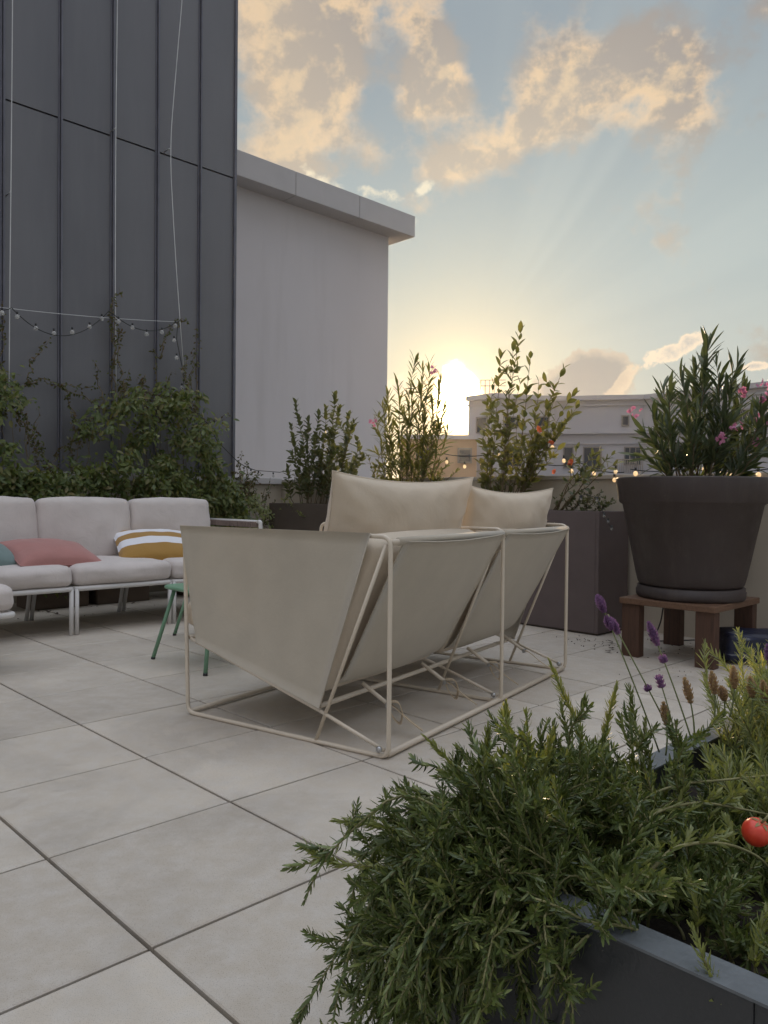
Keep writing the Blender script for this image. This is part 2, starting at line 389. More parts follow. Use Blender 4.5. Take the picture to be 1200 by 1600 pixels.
# faint crepuscular rays fanning out from the sun
ra = S._m('ARCTAN2', el-SEL, az-SAZ)
rn = wn.new('ShaderNodeTexNoise'); rn.noise_dimensions = '1D'; rn.inputs['Scale'].default_value = 4.2; rn.inputs['Detail'].default_value = 2; wl.new(ra.k, rn.inputs['W'])
rays = smooth(S(rn.outputs['Fac']), .35, .62)*smooth(ang, .08, .2)*smooth(ang, .62, .35)*smooth(az, SAZ, SAZ+.1)
base = cmix(rays*.10, base, (.78, .80, .70))
# clouds
def density(off):
    a, b, c = off
    n1 = wnoise(5.5, 9, .58, (a, b, c), (1, 1, 1.25), .25)
    n2 = wnoise(17, 6, .6, (a*3+3, b*3, c*3), (1, 1, 1.2))
    return n1, n2
msk = blob(450, 60, 90, 190, .28, 1.15)+blob(545, 70, 60, 60, .3, .5)+blob(668, 50, 46, 90, .2, .95)+blob(655, 150, 45, 36, 0, .7)+blob(935, 125, 170, 58, .2, 1.15) \
    + blob(800, 225, 115, 44, .35, .8)+blob(1045, 190, 85, 55, .4, .75)+blob(560, 225, 70, 30, -.5, .5)+blob(700, 262, 55, 22, .2, .5)+blob(1190, 15, 50, 34, .3, .6)+blob(415, 240, 60, 50, -.2, .6) \
    + blob(640, 320, 60, 18, -.3, .38)+blob(300, -250, 260, 120, 0, .6) \
    - blob(765, 40, 42, 90, .1, .9)-blob(590, 150, 26, 60, .3, .5)-blob(1160, 110, 50, 50, .5, .6)-blob(540, 330, 70, 20, -.3, .3)
behind = smooth(dy, .35, -.1)*smooth(el, .03, .3)*.42
msk = msk+behind
n1, n2 = density((0, 0, 0)); n3, n4 = density((.0, .0, .028))
f1 = msk+(n1-.5)*3.0+(n2-.5)*2.1-.10; f2 = msk+(n3-.5)*3.0+(n4-.5)*2.1-.10
den = smooth(f1, .16, .92)
edge = smooth(f1-f2, .22, -.28)
thick = smooth(f1, .45, 1.15)
lit = cmix(edge, (.36, .31, .27), (.94, .64, .36))
ccol = cmix(thick*.8, lit, cmix(edge, (.36, .32, .29), (.62, .49, .34))); ccol = cmix(smooth(ang, .5, .2)*.4, ccol, (1.0, .82, .58))
ccol = cmix(smooth(az, .0, -.2)*.35, ccol, (.78, .60, .40))
base = cmix(den*.88, base, ccol)
# small cumulus heads low over the roofs and torn shreds
n5 = wnoise(30, 8, .6, (5, 0, 0), (1, 1, 1)); n7 = wnoise(62, 6, .6, (2, 1, 0), (1, 1, 1.3))
def head(m0, body, rim, lo=.38, hi=.56, k=1.5):
    f = m0+(n5-.5)*k+(n7-.5)*.5; d = smooth(f, lo, hi); t = smooth(f, hi-.04, hi+.4)
    return d, cmix(t, rim, body)
d1, c1 = head(blob(925, 582, 60, 36, .1, 1.2)+blob(895, 612, 60, 22), (.41, .37, .33), (.60, .51, .40), k=.9)
base = cmix(d1*.93, base, c1)
dr, cr_ = head(blob(972, 598, 34, 12, .9, .85), (.9, .68, .46), (.95, .74, .5))
base = cmix(dr*.45, base, cr_)
d2, c2 = head(blob(1065, 545, 50, 16, .35, .85)+blob(1185, 572, 34, 8, 0, .7)+blob(622, 600, 20, 22, 0, .75), (.60, .53, .46), (.98, .78, .56))
base = cmix(d2*.8, base, c2)
d3, c3 = head(blob(500, 282, 44, 13, -.4, .6)+blob(590, 300, 46, 14, -.3, .62)+blob(655, 300, 26, 12, .5, .6)+blob(645, 345, 20, 12, .5, .5), (.85, .72, .52), (.95, .84, .62), .36, .75)
base = cmix(d3*.75, base, c3)
# the veiled sun itself: a burnt-out core with a torn upper edge
n6 = wnoise(36, 5, .6, (9, 0, 0), (1, 1, 1.6))
a2, e2_ = azel(714, 624)
U = (az-a2)/.031; V = (el-e2_)/.046
core = smooth(fexp(-(U*U+V*V))+(n6-.5)*.55, .28, .62)
g1 = fexp(-(ang*ang)/(.050*.050))*1.0+fexp(-ang/.08)*.12
glow = cmix(1., (1., .60, .22), cmix(0., g1, g1), 'MULTIPLY')
base = cmix(1., base, glow, 'ADD')
base = cmix(core*.97, base, (9., 7.0, 3.6))
base = cmix(smooth(el, 0., -.1), base, (.25, .24, .22))
boost = smooth(el, .60, 1.05)*1.45+1.-smooth(dy, .5, -.4)*.08  # upper sky, out of view, brightened to light the floor
base = cmix(1., base, cmix(0., boost, boost), 'MULTIPLY')
bg = wn.new('ShaderNodeBackground'); bg.inputs[1].default_value = 1.0; wl.new(base.k, bg.inputs[0])
wo = wn.new('ShaderNodeOutputWorld'); wl.new(bg.outputs[0], wo.inputs[0])
W.cycles.sampling_method = 'MANUAL'; W.cycles.sample_map_resolution = 1024
sl = bpy.data.lights.new('sun', 'SUN'); sl.energy = 5.0; sl.angle = math.radians(.6); sl.color = (1, .72, .42)
so = bpy.data.objects.new('sun', sl); col.objects.link(so); so.rotation_euler = sd.to_track_quat('Z', 'Y').to_euler()
scene.view_settings.view_transform = 'Standard'; scene.view_settings.look = 'None'; scene.view_settings.gamma = 1; scene.view_settings.exposure = .14


# ------------------------------------------------------------------ terrace floor
def grid_rot(): return Matrix.Rotation(YAW, 3, 'Z')
GR = grid_rot()
fl = MB(); T = .6; gap = .010; bv = .0035
for a in range(-9, 10):
    for b_ in range(-9, 13):
        x0, x1, y0, y1 = a*T+gap/2, (a+1)*T-gap/2, b_*T+gap/2, (b_+1)*T-gap/2
        if x0 > 5.5 or y0 > 6.8 or x1 < -5.2 or y1 < -5.2: continue
        x1 = min(x1, 5.46); y1 = min(y1, 6.62)
        if x1-x0 < .02 or y1-y0 < .02: continue
        dz = random.uniform(-.0007, .0007); q = [(x0, y0), (x1, y0), (x1, y1), (x0, y1)]
        cx, cy = (x0+x1)/2, (y0+y1)/2
        inn = [(x+(bv if x < cx else -bv), y+(bv if y < cy else -bv)) for x, y in q]
        vs = [G(x, y, dz) for x, y in inn]+[G(x, y, dz-bv*.8) for x, y in q]+[G(x, y, -.04) for x, y in q]
        fl.add(vs, [(0, 1, 2, 3)]+[(4+k, 4+(k+1) % 4, (k+1) % 4, k) for k in range(4)]+[(8+k, 8+(k+1) % 4, 4+(k+1) % 4, 4+k) for k in range(4)])
tag(fl.build('terrace_floor', M['paver']), kind='structure')
s_ = MB(); s_.add([G(-6, -6, -.03), G(5.6, -6, -.03), G(5.6, 6.7, -.03), G(-6, 6.7, -.03), G(-6, -6, -.4), G(5.6, -6, -.4), G(5.6, 6.7, -.4), G(-6, 6.7, -.4)],
    [(0, 1, 2, 3), (4, 7, 6, 5), (0, 4, 5, 1), (1, 5, 6, 2), (2, 6, 7, 3), (3, 7, 4, 0)])
tag(s_.build('terrace_slab', M['grout']), kind='structure')
g_ = MB(); g_.add([(-400, -400, -14), (400, -400, -14), (400, 400, -14), (-400, 400, -14)], [(0, 1, 2, 3)])
tag(g_.build('ground', M['far_ground']), kind='structure')

def gbox(mb, i0, i1, j0, j1, z0, z1):
    return mb.prism([G(i0, j0)[:2], G(i1, j0)[:2], G(i1, j1)[:2], G(i0, j1)[:2]], z0, z1)
# parapet walls
wr = empty('parapet_wall', G(5.46, 0)); wr_inv = lambda p: p
def child(mb, name, m, par, **k):
    # mesh coords are world; keep the parent transform neutral
    o = mb.build(name, m, None, **k); o.parent = par
    pm = Matrix.Translation(par.location) @ par.rotation_euler.to_matrix().to_4x4()
    o.data.transform(pm.inverted()); return o
def npchild(parts, name, m, par):
    o = np_obj(name, parts, m); o.parent = par
    pm = Matrix.Translation(par.location) @ par.rotation_euler.to_matrix().to_4x4()
    o.data.transform(pm.inverted()); return o
tag(wr, 'long cream plastered parapet wall running behind the planters and the big pot', 'wall')
child(gbox(MB(), 5.46, 5.66, -5.5, 6.95, -.4, 1.19), 'wall', M['plaster'], wr)
child(gbox(MB(), 5.435, 5.69, -5.5, 6.97, 1.19, 1.225), 'coping', M['coping'], wr, bevel=.004)
wl_ = empty('low_wall', G(0, 6.62))
tag(wl_, 'low cream wall with grey coping at the foot of the dark metal facade', 'wall')
child(gbox(MB(), -6, 5.455, 6.62, 6.84, -.4, 1.17), 'wall', M['plaster'], wl_)
child(gbox(MB(), -6, 5.43, 6.575, 6.66, 1.17, 1.245), 'coping', M['coping_metal'], wl_, bevel=.006)
child(gbox(MB(), 4.80, 5.43, 6.662, 6.86, 1.171, 1.225), 'coping_slab', M['coping'], wl_, bevel=.004)

# dark metal facade
dm = empty('metal_clad_building', G(0, 6.7))
tag(dm, 'tall dark grey standing seam metal facade rising at the left', 'building')
ribs = [-.35, .17, .69, 1.21, 1.73, 2.28, 2.81, 3.337, 3.832, 4.345]
edges = [-4.2]+ribs+[4.80]
child(gbox(MB(), -6, 4.775, 6.72, 9.6, 1.0, 9.5), 'core_wall', M['zinc_seam'], dm)
for a, b_ in zip(edges[:-1], edges[1:]):
    mb = MB(); gbox(mb, a+.012, b_-.012, 6.682, 6.722, 1.246, 4.67); child(mb, 'panel', M['zinc'], dm)
    mb = MB(); gbox(mb, a+.012, b_-.012, 6.676, 6.722, 4.685, 9.5); child(mb, 'panel', M['zinc'], dm)
for r_ in ribs:
    mb = MB(); gbox(mb, r_-.0095, r_+.0095, 6.645, 6.72, 1.246, 9.5)
    gbox(mb, r_-.028, r_-.0115, 6.668, 6.72, 1.246, 9.5)
    child(mb, 'standing_seam', M['zinc_seam'], dm, bevel=.003)
mb = MB(); gbox(mb, 4.782, 4.815, 6.655, 9.6, 1.246, 9.5); child(mb, 'corner_trim', M['zinc_seam'], dm, bevel=.004)

# white building behind
wb = empty('white_building', G(9, 10, -14))
tag(wb, 'windowless white rendered building with projecting grey roof fascia', 'building')
child(gbox(MB(), 3., 10.545, 10.0, 19, -14, 6.15), 'wall', M['white_plaster'], wb)
i0 = 5.
for i1 in (7.95, 9.42, 10.90):
    child(gbox(MB(), i0+.008, i1-.0, 9.62, 19.2, 6.15, 6.56), 'fascia', M['coping_metal'], wb, bevel=.01); i0 = i1

# ------------------------------------------------------------------ distant apartment building
fb = empty('apartment_building', (12, 58, -14))
tag(fb, 'long pale apartment block with cornices and dark windows far beyond the parapet', 'building')
ZT = 8.8
def dpt(x, y, z=ZT): d = ray(x, y); return (z-H)/d[2]
def P2(x, y, z=ZT): d = ray(x, y); t = (z-H)/d[2]; return Vector((d[0]*t, d[1]*t))
A = P2(735, 617); Bp = P2(775, 612.5); Cp = P2(868, 619); Dp = P2(938, 616.5); Ep = P2(1016, 614); Fp = P2(1215, 593)
A = Vector((A.x, 59.5)); Bp = Vector((Bp.x, 57.5)); Cp = Vector((Cp.x, 59.0)); Dp = Vector((Dp.x, 58.2)); Ep = Vector((Ep.x, 57.5)); Fp = Vector((Fp.x, 50.5))
back = [Vector((40, 75)), Vector((A.x+2, 75))]
child(MB().prism([p[:2] for p in (A, Bp, Cp, Dp, Ep, Fp)]+[p[:2] for p in back], -14, ZT-.02), 'wall', M['far_wall'], fb)
def strip(a, b, z0, z1, out, name, m, n0=.0):
    t = (b-a).normalized(); nn = Vector((t.y, -t.x))
    if nn.y > 0: nn = -nn
    mb = MB().prism([(a+nn*n0)[:2], (b+nn*n0)[:2], (b+nn*out)[:2], (a+nn*out)[:2]], z0, z1); return child(mb, name, m, fb)
segs = [(A, Bp), (Bp, Cp), (Cp, Dp), (Dp, Ep), (Ep, Fp)]
for a, b in segs:
    t = (b-a).normalized()*.0
    strip(a, b, ZT-.35, ZT, .32, 'cornice', M['far_wall'], -.1)
    strip(a, b, ZT-.75, ZT-.62, .14, 'cornice', M['far_wall'], -.1)
for a, b in segs[1:]:
    strip(a, b, 5.95, 6.15, .3, 'ledge', M['far_wall'], -.1)
    strip(a, b, 5.2, 5.3, .12, 'ledge', M['far_wall'], -.1)
    strip(a, b, 2.55, 2.95, .5, 'ledge', M['far_wall'], -.1)
def window(a, b, x0, x1, y0, y1, sub=1):
    t = (b-a).normalized(); nn = Vector((t.y, -t.x)); nn = -nn if nn.y > 0 else nn
    def hit(x, y):
        d = ray(x, y); D = Vector((d[0], d[1])); den_ = D.x*nn.x+D.y*nn.y; k = (a.x*nn.x+a.y*nn.y)/den_
        p = Vector((D.x*k, D.y*k)); return (p-a).dot(t), H+d[2]*k
    s0, z1 = hit(x0, y0); s1, z0 = hit(x1, y1)
    def rb(mb, u0, u1, w0, w1, n0, n1):
        q = [a+t*u0+nn*n0, a+t*u1+nn*n0, a+t*u1+nn*n1, a+t*u0+nn*n1]; return mb.prism([p[:2] for p in q], w0, w1)
    fr = MB(); k = .09
    rb(fr, s0, s0+k, z0, z1, .003, .11); rb(fr, s1-k, s1, z0, z1, .003, .11); rb(fr, s0+k, s1-k, z0, z0+k, .003, .11); rb(fr, s0+k, s1-k, z1-k, z1, .003, .11)
    for q in range(1, sub+1): u = s0+(s1-s0)*q/(sub+1); rb(fr, u-.03, u+.03, z0+k, z1-k, .012, .08)
    f = child(fr, 'window', M['win_frame'], fb)
    pm = MB(); rb(pm, s0+k, s1-k, z0+k, z1-k, .004, .03); pn = pm.build('pane', M['glass']); pn.parent = f
    pn.data.transform(Matrix.Translation(fb.location).inverted())
    return f
for a, b, x0, x1, y0, y1, sb in ((Dp, Ep, 971, 983, 649, 666, 0), (Dp, Ep, 975, 1002, 698, 727, 2), (Cp, Dp, 911, 940, 698, 735, 1), (Cp, Dp, 880, 896, 698, 732, 0),
        (Ep, Fp, 1070, 1092, 645, 664, 1), (Ep, Fp, 1131, 1156, 695, 725, 1), (Ep, Fp, 1186, 1213, 688, 709, 1), (Ep, Fp, 1060, 1085, 694, 726, 1), (Ep, Fp, 1150, 1172, 640, 660, 1),
        (Bp, Cp, 786, 812, 650, 668, 0), (Bp, Cp, 786, 815, 698, 730, 1), (Bp, Cp, 836, 858, 650, 668, 0), (A, Bp, 745, 762, 652, 676, 0)):
    window(a, b, x0, x1, y0, y1, sb)
for a, b, x0, x1 in ((Dp, Ep, 962, 1004), (Ep, Fp, 1120, 1166)):   # balcony railings
    mb = MB(); p0 = at_y(x0, 718, 57.2 if a is Dp else 53.2); p1 = at_y(x1, 718, 57.0 if a is Dp else 51.6)
    for k in range(15): p = p0.lerp(p1, k/14); mb.tube([p, p-Vector((0, 0, 1.0))], .025, 4)
    mb.tube([p0, p1], .04, 4); child(mb, 'balcony_railing', M['railing'], fb)
mb = MB()                                                          # roof railing
for x in (751, 758, 765, 772): p = at_y(x, 614, 60.5); mb.tube([p+Vector((0, 0, -.2)), p+Vector((0, 0, 1.0))], .03, 4)
for z in (1.0, .55): mb.tube([at_y(751, 614, 60.5)+Vector((0, 0, z)), at_y(790, 614, 60.5)+Vector((0, 0, z))], .03, 4)
child(mb, 'roof_railing', M['railing'], fb)
for x in (800, 955, 1120):
    p = at_y(x, 612, 63); child(MB().bb((p.x-.5, 62.6, ZT-.3), (p.x+.5, 63.4, ZT+.1)), 'chimney', M['far_roof'], fb)
lb = empty('lower_building', (4, 50, -14))
tag(lb, 'lower tan flat roofed building under the setting sun', 'building')
x0 = at_y(628, 700, 50).x; x1 = at_y(745, 700, 50).x; zt = at_y(690, 680, 50).z
child(MB().bb((x0, 50, -14), (x1, 58.5, zt-.25)), 'wall', M['far_wall_brown'], lb)
child(MB().bb((x0-.2, 49.8, zt-.25), (x1+.2, 58.6, zt)), 'roof_edge', M['far_wall'], lb)
for px in (650, 715):
    a = at_y(px, 700, 50); b = at_y(px+22, 724, 50)
    f = child(MB().bb((a.x, 49.9, b.z), (b.x, 50.05, a.z)), 'window', M['win_frame'], lb)
    pn = MB().bb((a.x+.1, 49.86, b.z+.1), (b.x-.1, 49.9-.002, a.z-.1)).build('pane', M['glass']); pn.parent = f; pn.data.transform(Matrix.Translation(lb.location).inverted())

# ------------------------------------------------------------------ cushions
def rbox(sx, sy, sz, r, bulge=.0, n=14, wr=.003, seed=0.):
    """rounded, slightly stuffed box cushion centred on the origin"""
    mb = MB(); idx = {}; vs = []; fs = []
    def key(p):
        k = tuple(round(c, 5) for c in p)
        if k not in idx: idx[k] = len(vs); vs.append(p)
        return idx[k]
    def fac(u): return u
    for ax in range(3):
        for sgn in (-1, 1):
            for a in range(n):
                for b in range(n):
                    q = []
                    for da, db in ((0, 0), (1, 0), (1, 1), (0, 1)):
                        u = -1+2*(a+da)/n; v = -1+2*(b+db)/n; p = [0, 0, 0]; p[ax] = sgn; p[(ax+1) % 3] = u; p[(ax+2) % 3] = v
                        q.append(key(tuple(p)))
                    fs.append(tuple(q) if sgn > 0 else tuple(q[::-1]))
    out = []
    for p in vs:
        # concentrate vertices near the edges
        e = [math.copysign(abs(c)**.7, c) for c in p]
        w = Vector((e[0]*sx/2, e[1]*sy/2, e[2]*sz/2))
        inner = Vector((max(-sx/2+r, min(sx/2-r, w.x)), max(-sy/2+r, min(sy/2-r, w.y)), max(-sz/2+r, min(sz/2-r, w.z))))
        d = w-inner
        if d.length > 1e-9: w = inner+d.normalized()*r
        nx, ny, nz = w.x/(sx/2), w.y/(sy/2), w.z/(sz/2)
        w.x += nx*bulge*(1-ny*ny)*(1-nz*nz); w.y += ny*bulge*(1-nx*nx)*(1-nz*nz); w.z += nz*bulge*1.3*(1-nx*nx)*(1-ny*ny)
        k = noise.noise(Vector((w.x*7+seed, w.y*7, w.z*7)))*wr*1.6+noise.noise(Vector((w.x*22+seed, w.y*22, w.z*22)))*wr*.5
        w += w.normalized()*k; out.append(w)
    mb.add(out, fs, True); return mb
def pillow(w, h, t, seed=0., n=30, pinch=.07, wr=.006):
    """scatter cushion lying in its local xy plane; seam round the edge"""
    mb = MB(); vs = []; fs = []
    for side in (1, -1):
        for a in range(n+1):
            for b in range(n+1):
                u = -1+2*a/n; v = -1+2*b/n; u = math.copysign(abs(u)**.8, u); v = math.copysign(abs(v)**.8, v)
                x = w/2*u*(1-pinch*(1-v*v)*abs(u)); y = h/2*v*(1-pinch*1.3*(1-u*u)*abs(v))
                z = side*t/2*(max(0, (1-u*u)*(1-v*v)))**.42
                e = min(1-abs(u), 1-abs(v))
                rad = math.atan2(v, u)
                z += side*wr*min(1, e*8)*(noise.noise(Vector((x*9+seed, y*9, side*3.)))*1.3+math.sin(rad*26+seed)*.5*max(0, 1-e*3.2))
                vs.append((x, y, z))
    m_ = (n+1)**2
    for side in (0, 1):
        for a in range(n):
            for b in range(n):
                q = [side*m_+a*(n+1)+b, side*m_+(a+1)*(n+1)+b, side*m_+(a+1)*(n+1)+b+1, side*m_+a*(n+1)+b+1]
                fs.append(tuple(q) if side == 0 else tuple(q[::-1]))
    mb.add(vs, fs, True)
    return mb
def seam(w, h, pinch=.07, n=24, r=.0035):
    pts = []
    def P(u, v): return (w/2*u*(1-pinch*(1-v*v)*abs(u)), h/2*v*(1-pinch*1.3*(1-u*u)*abs(v)), 0)
    for k in range(n): pts.append(P(-1+2*k/n, -1))
    for k in range(n): pts.append(P(1, -1+2*k/n))
    for k in range(n): pts.append(P(1-2*k/n, 1))
    for k in range(n): pts.append(P(-1, 1-2*k/n))
    return MB().tube(pts, r, 6, closed=True)
def place(o, loc, rot): o.location = loc; o.rotation_euler = rot; return o
def throw(name, label, mat, w, h, t, loc, rot, seed, pinch=.07):
    o = pillow(w, h, t, seed, pinch=pinch).build(name, M[mat]); place(o, loc, rot)
    s = seam(w, h, pinch).build('seam', M[mat], o); tag(o, label, 'cushion'); return o

# ------------------------------------------------------------------ the near loveseat (frame local: x along its back, y towards its front)
N0 = at_z(607, 1188); AS = math.radians(56.6)
lv = empty('loveseat', (N0.x, N0.y, 0), AS)
tag(lv, 'cream canvas sling loveseat with thin tube frame seen from behind', 'sofa')
FR = .0095; HT = .87; DP = 1.12; WD = 1.93
def frame(x, name, full=True):
    mb = MB()
    mb.tube(rounded([(x, 0, FR), (x, 0, HT), (x, DP+.03, HT), (x, DP, FR)], .045, 6, closed=True), FR, 10, closed=True)
    o = mb.build(name, M['cream_metal'], lv)
    for a, b, r in (((x, .02, HT-.03), (x, .36, FR), .008), ((x, .34, .14), (x, .02, .035), .008), ((x, .34, .14), (x, DP-.02, .355), .008)):
        MB().tube([a, b], r, 8).build('brace_rod', M['cream_metal'], lv)
    MB().lathe([(.0001, 0), (.013, 0), (.013, .007), (.009, .011), (.0001, .011)], n=16).build('bolt', M['steel'], lv).matrix_local = Matrix.Translation((x-.012, .035, .04)) @ Matrix.Rotation(-PI/2, 4, 'Y')
for x in (0, 1.03, WD): frame(x, 'side_frame')
for y, z, nm in ((.012, FR+.008, 'floor_bar'), (DP-.01, FR+.006, 'floor_bar'), (.0, HT-.022, 'top_bar'), (DP, .36, 'front_bar')):
    r = .0125 if nm == 'floor_bar' and y < .5 else (.011 if nm != 'top_bar' else .0125)
    MB().tube([(FR, y, z), (WD-FR, y, z)], r, 12).build(nm, M['cream_metal'], lv)
MB().tube([(FR, .35, .155), (WD-FR, .35, .155)], .011, 10).build('seat_bar', M['cream_metal'], lv)
def sheet(fn, nu, nv, th):
    """thin cloth with real thickness from a surface function fn(u,v)"""
    P_ = [[Vector(fn(u/nu, v/nv)) for v in range(nv+1)] for u in range(nu+1)]
    top = []; bot = []
    for u in range(nu+1):
        for v in range(nv+1):
            a = P_[min(u+1, nu)][v]-P_[max(u-1, 0)][v]; b = P_[u][min(v+1, nv)]-P_[u][max(v-1, 0)]
            n = a.cross(b).normalized()*th/2; top.append(P_[u][v]+n); bot.append(P_[u][v]-n)
    k = len(top); fs = []
    for u in range(nu):
        for v in range(nv):
            q = (u*(nv+1)+v, (u+1)*(nv+1)+v, (u+1)*(nv+1)+v+1, u*(nv+1)+v+1); fs.append(q); fs.append(tuple(i+k for i in q[::-1]))
    for v in range(nv): fs.append((v+1, v, k+v, k+v+1)); q = nu*(nv+1)+v; fs.append((q, q+1, k+q+1, k+q))
    for u in range(nu): q = u*(nv+1); fs.append((q, q+nv+1, k+q+nv+1, k+q)); q += nv; fs.append((q+nv+1, q, k+q, k+q+nv+1))
    return MB().add(top+bot, fs, True)
# side cloths: trapezoids slung from the top bar to the V joint and the front post
def side_cloth(x, out):
    c00 = Vector((x+out, .085, HT+.012)); c10 = Vector((x+out, DP+.045, HT+.012)); c11 = Vector((x+out*.5, DP-.06, .345)); c01 = Vector((x+out*.5, .335, .15))
    def fn(u, v):
        p = (c00*(1-u)+c10*u)*(1-v)+(c01*(1-u)+c11*u)*v
        p.x += (-out/abs(out))*.012*math.sin(PI*u)*math.sin(PI*v)+.0015*noise.noise(Vector((u*6, v*6, x)))
        return p
    return sheet(fn, 18, 14, .004)
side_cloth(0, -.0145).build('side_panel', M['sling'], lv)
side_cloth(WD, .0145).build('side_panel', M['sling'], lv)
for x, o_ in ((0, -.0165), (WD, .0165)):
    MB().tube([(x+o_, .085, HT+.012), (x+o_*.6, .335, .152)], .0028, 6).build('hem', M['sling'], lv)
# slings: back, fold, seat
def sling(x0, x1):
    prof = rounded([(0, -.018, HT-.02), (0, .345, .19), (0, DP-.02, .375)], .12, 8)
    pts = []
    tot = sum((b-a).length for a, b in zip(prof, prof[1:]))
    def pos(t):
        s = t*tot
        for a, b in zip(prof, prof[1:]):
            l = (b-a).length
            if s <= l+1e-9: return a.lerp(b, s/l)
            s -= l
        return prof[-1]
    tops = 0.
    def fn(u, v):
        p = pos(v); x = x0+(x1-x0)*u
        tap = .055*min(1, v/.45) if v < .45 else .055
        x = x0+tap*.9+(x1-x0-tap*1.2)*u
        sag = .02*math.sin(PI*u)
        return Vector((x, p.y-sag*(v < .5), p.z-sag*.6+.002*noise.noise(Vector((u*5+x0, v*9, 0)))))
    return sheet(fn, 16, 40, .005)
def seg_bar(x0, x1): return MB().tube([(x0, -.004, HT-.02), (x1, -.004, HT-.02)], .0165, 14)
for x0, x1 in ((.07, 1.012), (1.048, WD-.02)):
    sling(x0, x1).build('sling', M['sling'], lv)
    seg_bar(x0-.02, x1).build('sling_sleeve', M['sling'], lv)
    MB().tube([(x0+.01, .010, HT-.062), ((x0+x1)/2, .016, HT-.064), (x1-.012, .010, HT-.062)], .0016, 6).build('stitching', M['strap'], lv)
# seat and back mattress inside each sling
for k, (x0, x1) in enumerate(((.022, 1.0), (1.065, WD-.03))):
    a = math.atan2(.32, .66)
    o = rbox(x1-x0, .13, .72, .05, .012, seed=k*3.).build('back_mattress', M['cream_fabric'], lv); o.location = ((x0+x1)/2, .285, .53); o.rotation_euler = (a*.98, 0, 0)
    o = rbox(x1-x0, .80, .15, .06, .015, seed=5+k*3.).build('seat_mattress', M['cream_fabric'], lv); o.location = ((x0+x1)/2, .80, .385); o.rotation_euler = (.25, 0, 0)
# tension straps: rod from the fold down to the rear floor bar, buckle and loose loop
for k, x in enumerate((.29, .80, 1.29, 1.76)):
    top = Vector((x-.02, .315, .205)); buc = Vector((x, .19, .125)); ft = Vector((x+.02, .03, .035))
    MB().tube([top, top.lerp(buc, .5), buc], .0095, 8).build('strap_rod', M['cream_metal'], lv)
    def rib(path, w=.026, t=.0035, side=Vector((1, 0, 0))):
        path = rounded(path, .03, 5)
        def fn(u, v):
            s = v*(len(path)-1); q = int(min(s, len(path)-2)); p = path[q].lerp(path[q+1], s-q); return p+side*w*(u-.5)
        return sheet(fn, 1, len(path)*2, t)
    rib([buc+Vector((0, .012, .01)), buc+Vector((.004, -.03, -.005)), buc.lerp(ft, .55), ft], side=Vector((.8, .5, 0))).build('strap', M['strap'], lv)
    lp = [buc+Vector((0, .0, .012)), buc+Vector((.01, -.045, .02)), buc+Vector((.02, -.06, -.03)), buc+Vector((.012, -.055, -.085)), buc+Vector((.0, -.02, -.05)), buc+Vector((0, .0, -.005))]
    if k != 3: rib(lp, .034, side=Vector((.75, .6, 0))).build('strap_loop', M['strap'], lv)
    MB().box(buc, (.034, .016, .02)).build('buckle', M['steel'], lv, bevel=.003)

# two big back pillows standing against the backrest
lm = Matrix.Translation(lv.location) @ Matrix.Rotation(AS, 4, 'Z')
def on_lv(name, label, x, y, z, w, h, t, seed, tilt, tw=0.):
    o = pillow(w, h, t, seed, n=40, pinch=.095, wr=.009).build(name, M['cream_fabric'])
    o.matrix_world = lm @ Matrix.Translation((x, y, z)) @ Matrix.Rotation(tw, 4, 'Z') @ Matrix.Rotation(PI/2+tilt, 4, 'X')
    seam(w, h, .095).build('seam', M['cream_fabric'], o); tag(o, label, 'cushion'); return o
on_lv('back_pillow', 'large cream pillow on the near half of the sling loveseat', .505, .30, .83, 1.02, .62, .23, 1.3, .28, -.12)
on_lv('back_pillow', 'cream pillow on the far half of the sling loveseat, beside the shrub', 1.485, .225, .80, .95, .60, .23, 4.1, .28, -.09)

